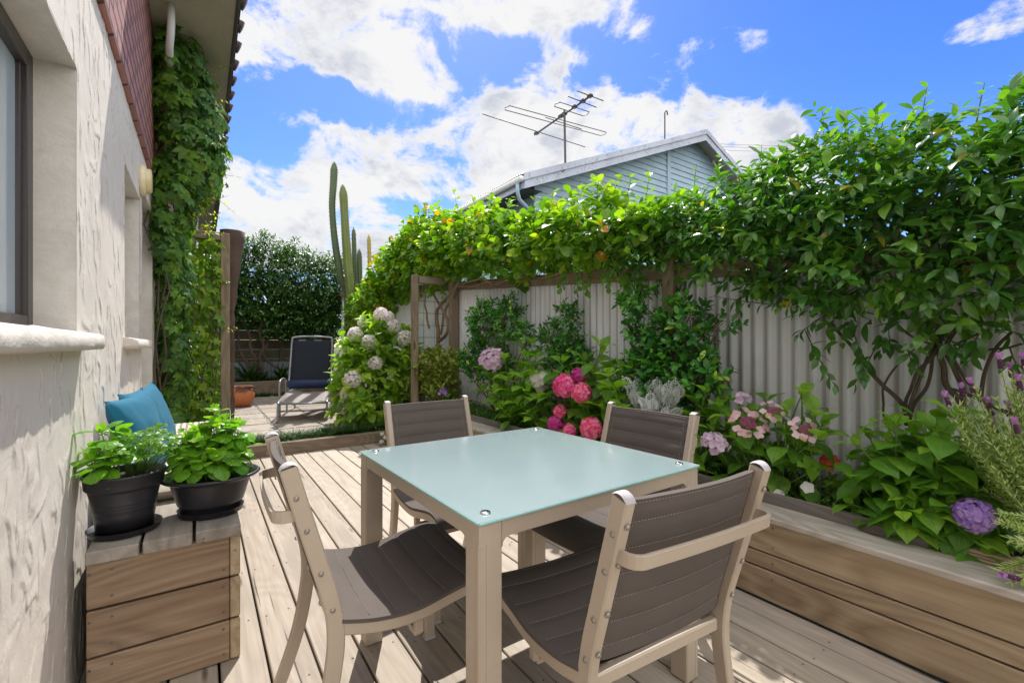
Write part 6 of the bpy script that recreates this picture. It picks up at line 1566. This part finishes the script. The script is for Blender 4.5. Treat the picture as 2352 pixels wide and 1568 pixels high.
root = pot('black round pot of basil and parsley beside the wall, on a wide saucer', pc, pr, [(.0001, .003), (.092, .002), (.099, .006), (.104, .022), (.1055, .0225), (.103, .023), (.098, .010), (.0001, .008)], soil_r=.107, soil_z=.188)
L = Leaves('round', fold=-.22, cols=5); L.w = np.array([0, .62, .92, 1, .9, .6, .18]); S = MB(); z0 = BT + .188
for (dx, dy, h) in ((-.05, -.03, .17), (-.06, .0, .10), (-.03, -.05, .09), (-.07, -.045, .075), (.0, .05, .13), (-.03, .03, .15), (-.085, .02, .09), (-.02, -.01, .11)):
    bs = V(pc[0] + dx * .6, pc[1] + dy * .6, z0); tp = V(pc[0] + dx * 1.15, pc[1] + dy * 1.15, z0 + h); stem_leaves(L, S, bs, tp, .084, .064, 3, r=.0024, spread=(50, 85), curl=(.6, 1.5), elong=.7, droop=.6)
L.build('basil_leaves', 'basil_leaf', root); L = Leaves('obov', fold=.15)
for k in range(58):
    a = random.random() * 6.28; rr = random.random() ** .5; bs = V(pc[0] + .035 + .025 * rr * math.cos(a), pc[1] + .03 * rr * math.sin(a), z0); d_ = V(.085 * math.cos(a) * rr + .02, .10 * math.sin(a) * rr, random.uniform(.07, .155)); tp = bs + d_
    S.tube([tuple(bs), tuple(bs + d_ * .5 + V(0, 0, .015)), tuple(tp)], .0011, 5)
    ax = norm(d_ + V(0, 0, .0)); u, v, _ = frame(norm(V(-.2, -.4, .8) + rnd(1)[0] * .4))
    for f in range(3):
        fa = random.random() * .4 + f * 2.1; ctr = tp + (u * math.cos(fa) + v * math.sin(fa)) * .014
        for j in range(5): b_ = fa + (j - 2) * .55; L.add(ctr, u * math.cos(b_) + v * math.sin(b_), np.cross(u, v) * (1 if np.cross(u, v)[2] > 0 else -1) + rnd(1)[0] * .3, random.uniform(.014, .022), .010, .3)
L.build('parsley_leaves', 'parsley_leaf', root); S.build('stems', 'green_stem', root)

pc = (.035, 2.145); pr = [(.0001, .014), (.085, .014), (.090, .018), (.093, .040), (.103, .046), (.128, .062) , (.1005, .046)][:4] + [(.097, .042), (.1015, .048), (.104, .058), (.122, .128), (.124, .138), (.146, .142), (.152, .147), (.155, .152), (.150, .157), (.143, .156), (.135, .152), (.126, .150), (.118, .13), (.0001, .12)]
root = pot('black oval pot of dense basil with a broad rolled rim near the bench corner', pc, pr, [(.0001, .003), (.092, .002), (.0985, .006), (.1005, .024), (.102, .0245), (.0995, .025), (.096, .012), (.0001, .01)], 1.10, R(-20), .118, .138)
z0 = BT + .138; L = Leaves('round', fold=-.22, cols=5); L.w = np.array([0, .62, .92, 1, .9, .6, .18]); S = MB()
for k in range(58):
    a = k * 2.39996; rr = .108 * math.sqrt((k + .5) / 58); hh_ = .20 * (1 - (rr / .15) ** 2) * random.uniform(.72, 1.08) + (.05 if math.cos(a) > .2 and rr < .09 else 0)
    bs = V(pc[0] + rr * .75 * math.cos(a), pc[1] + rr * .7 * math.sin(a), z0); tp = V(pc[0] + rr * 1.12 * math.cos(a), pc[1] + rr * 1.05 * math.sin(a), z0 + hh_)
    stem_leaves(L, S, bs, tp, .068, .056, 3, r=.002, spread=(50, 85), curl=(.6, 1.6), elong=.65, droop=.8)
L.build('basil_leaves', 'basil_leaf', root); S.build('stems', 'green_stem', root)
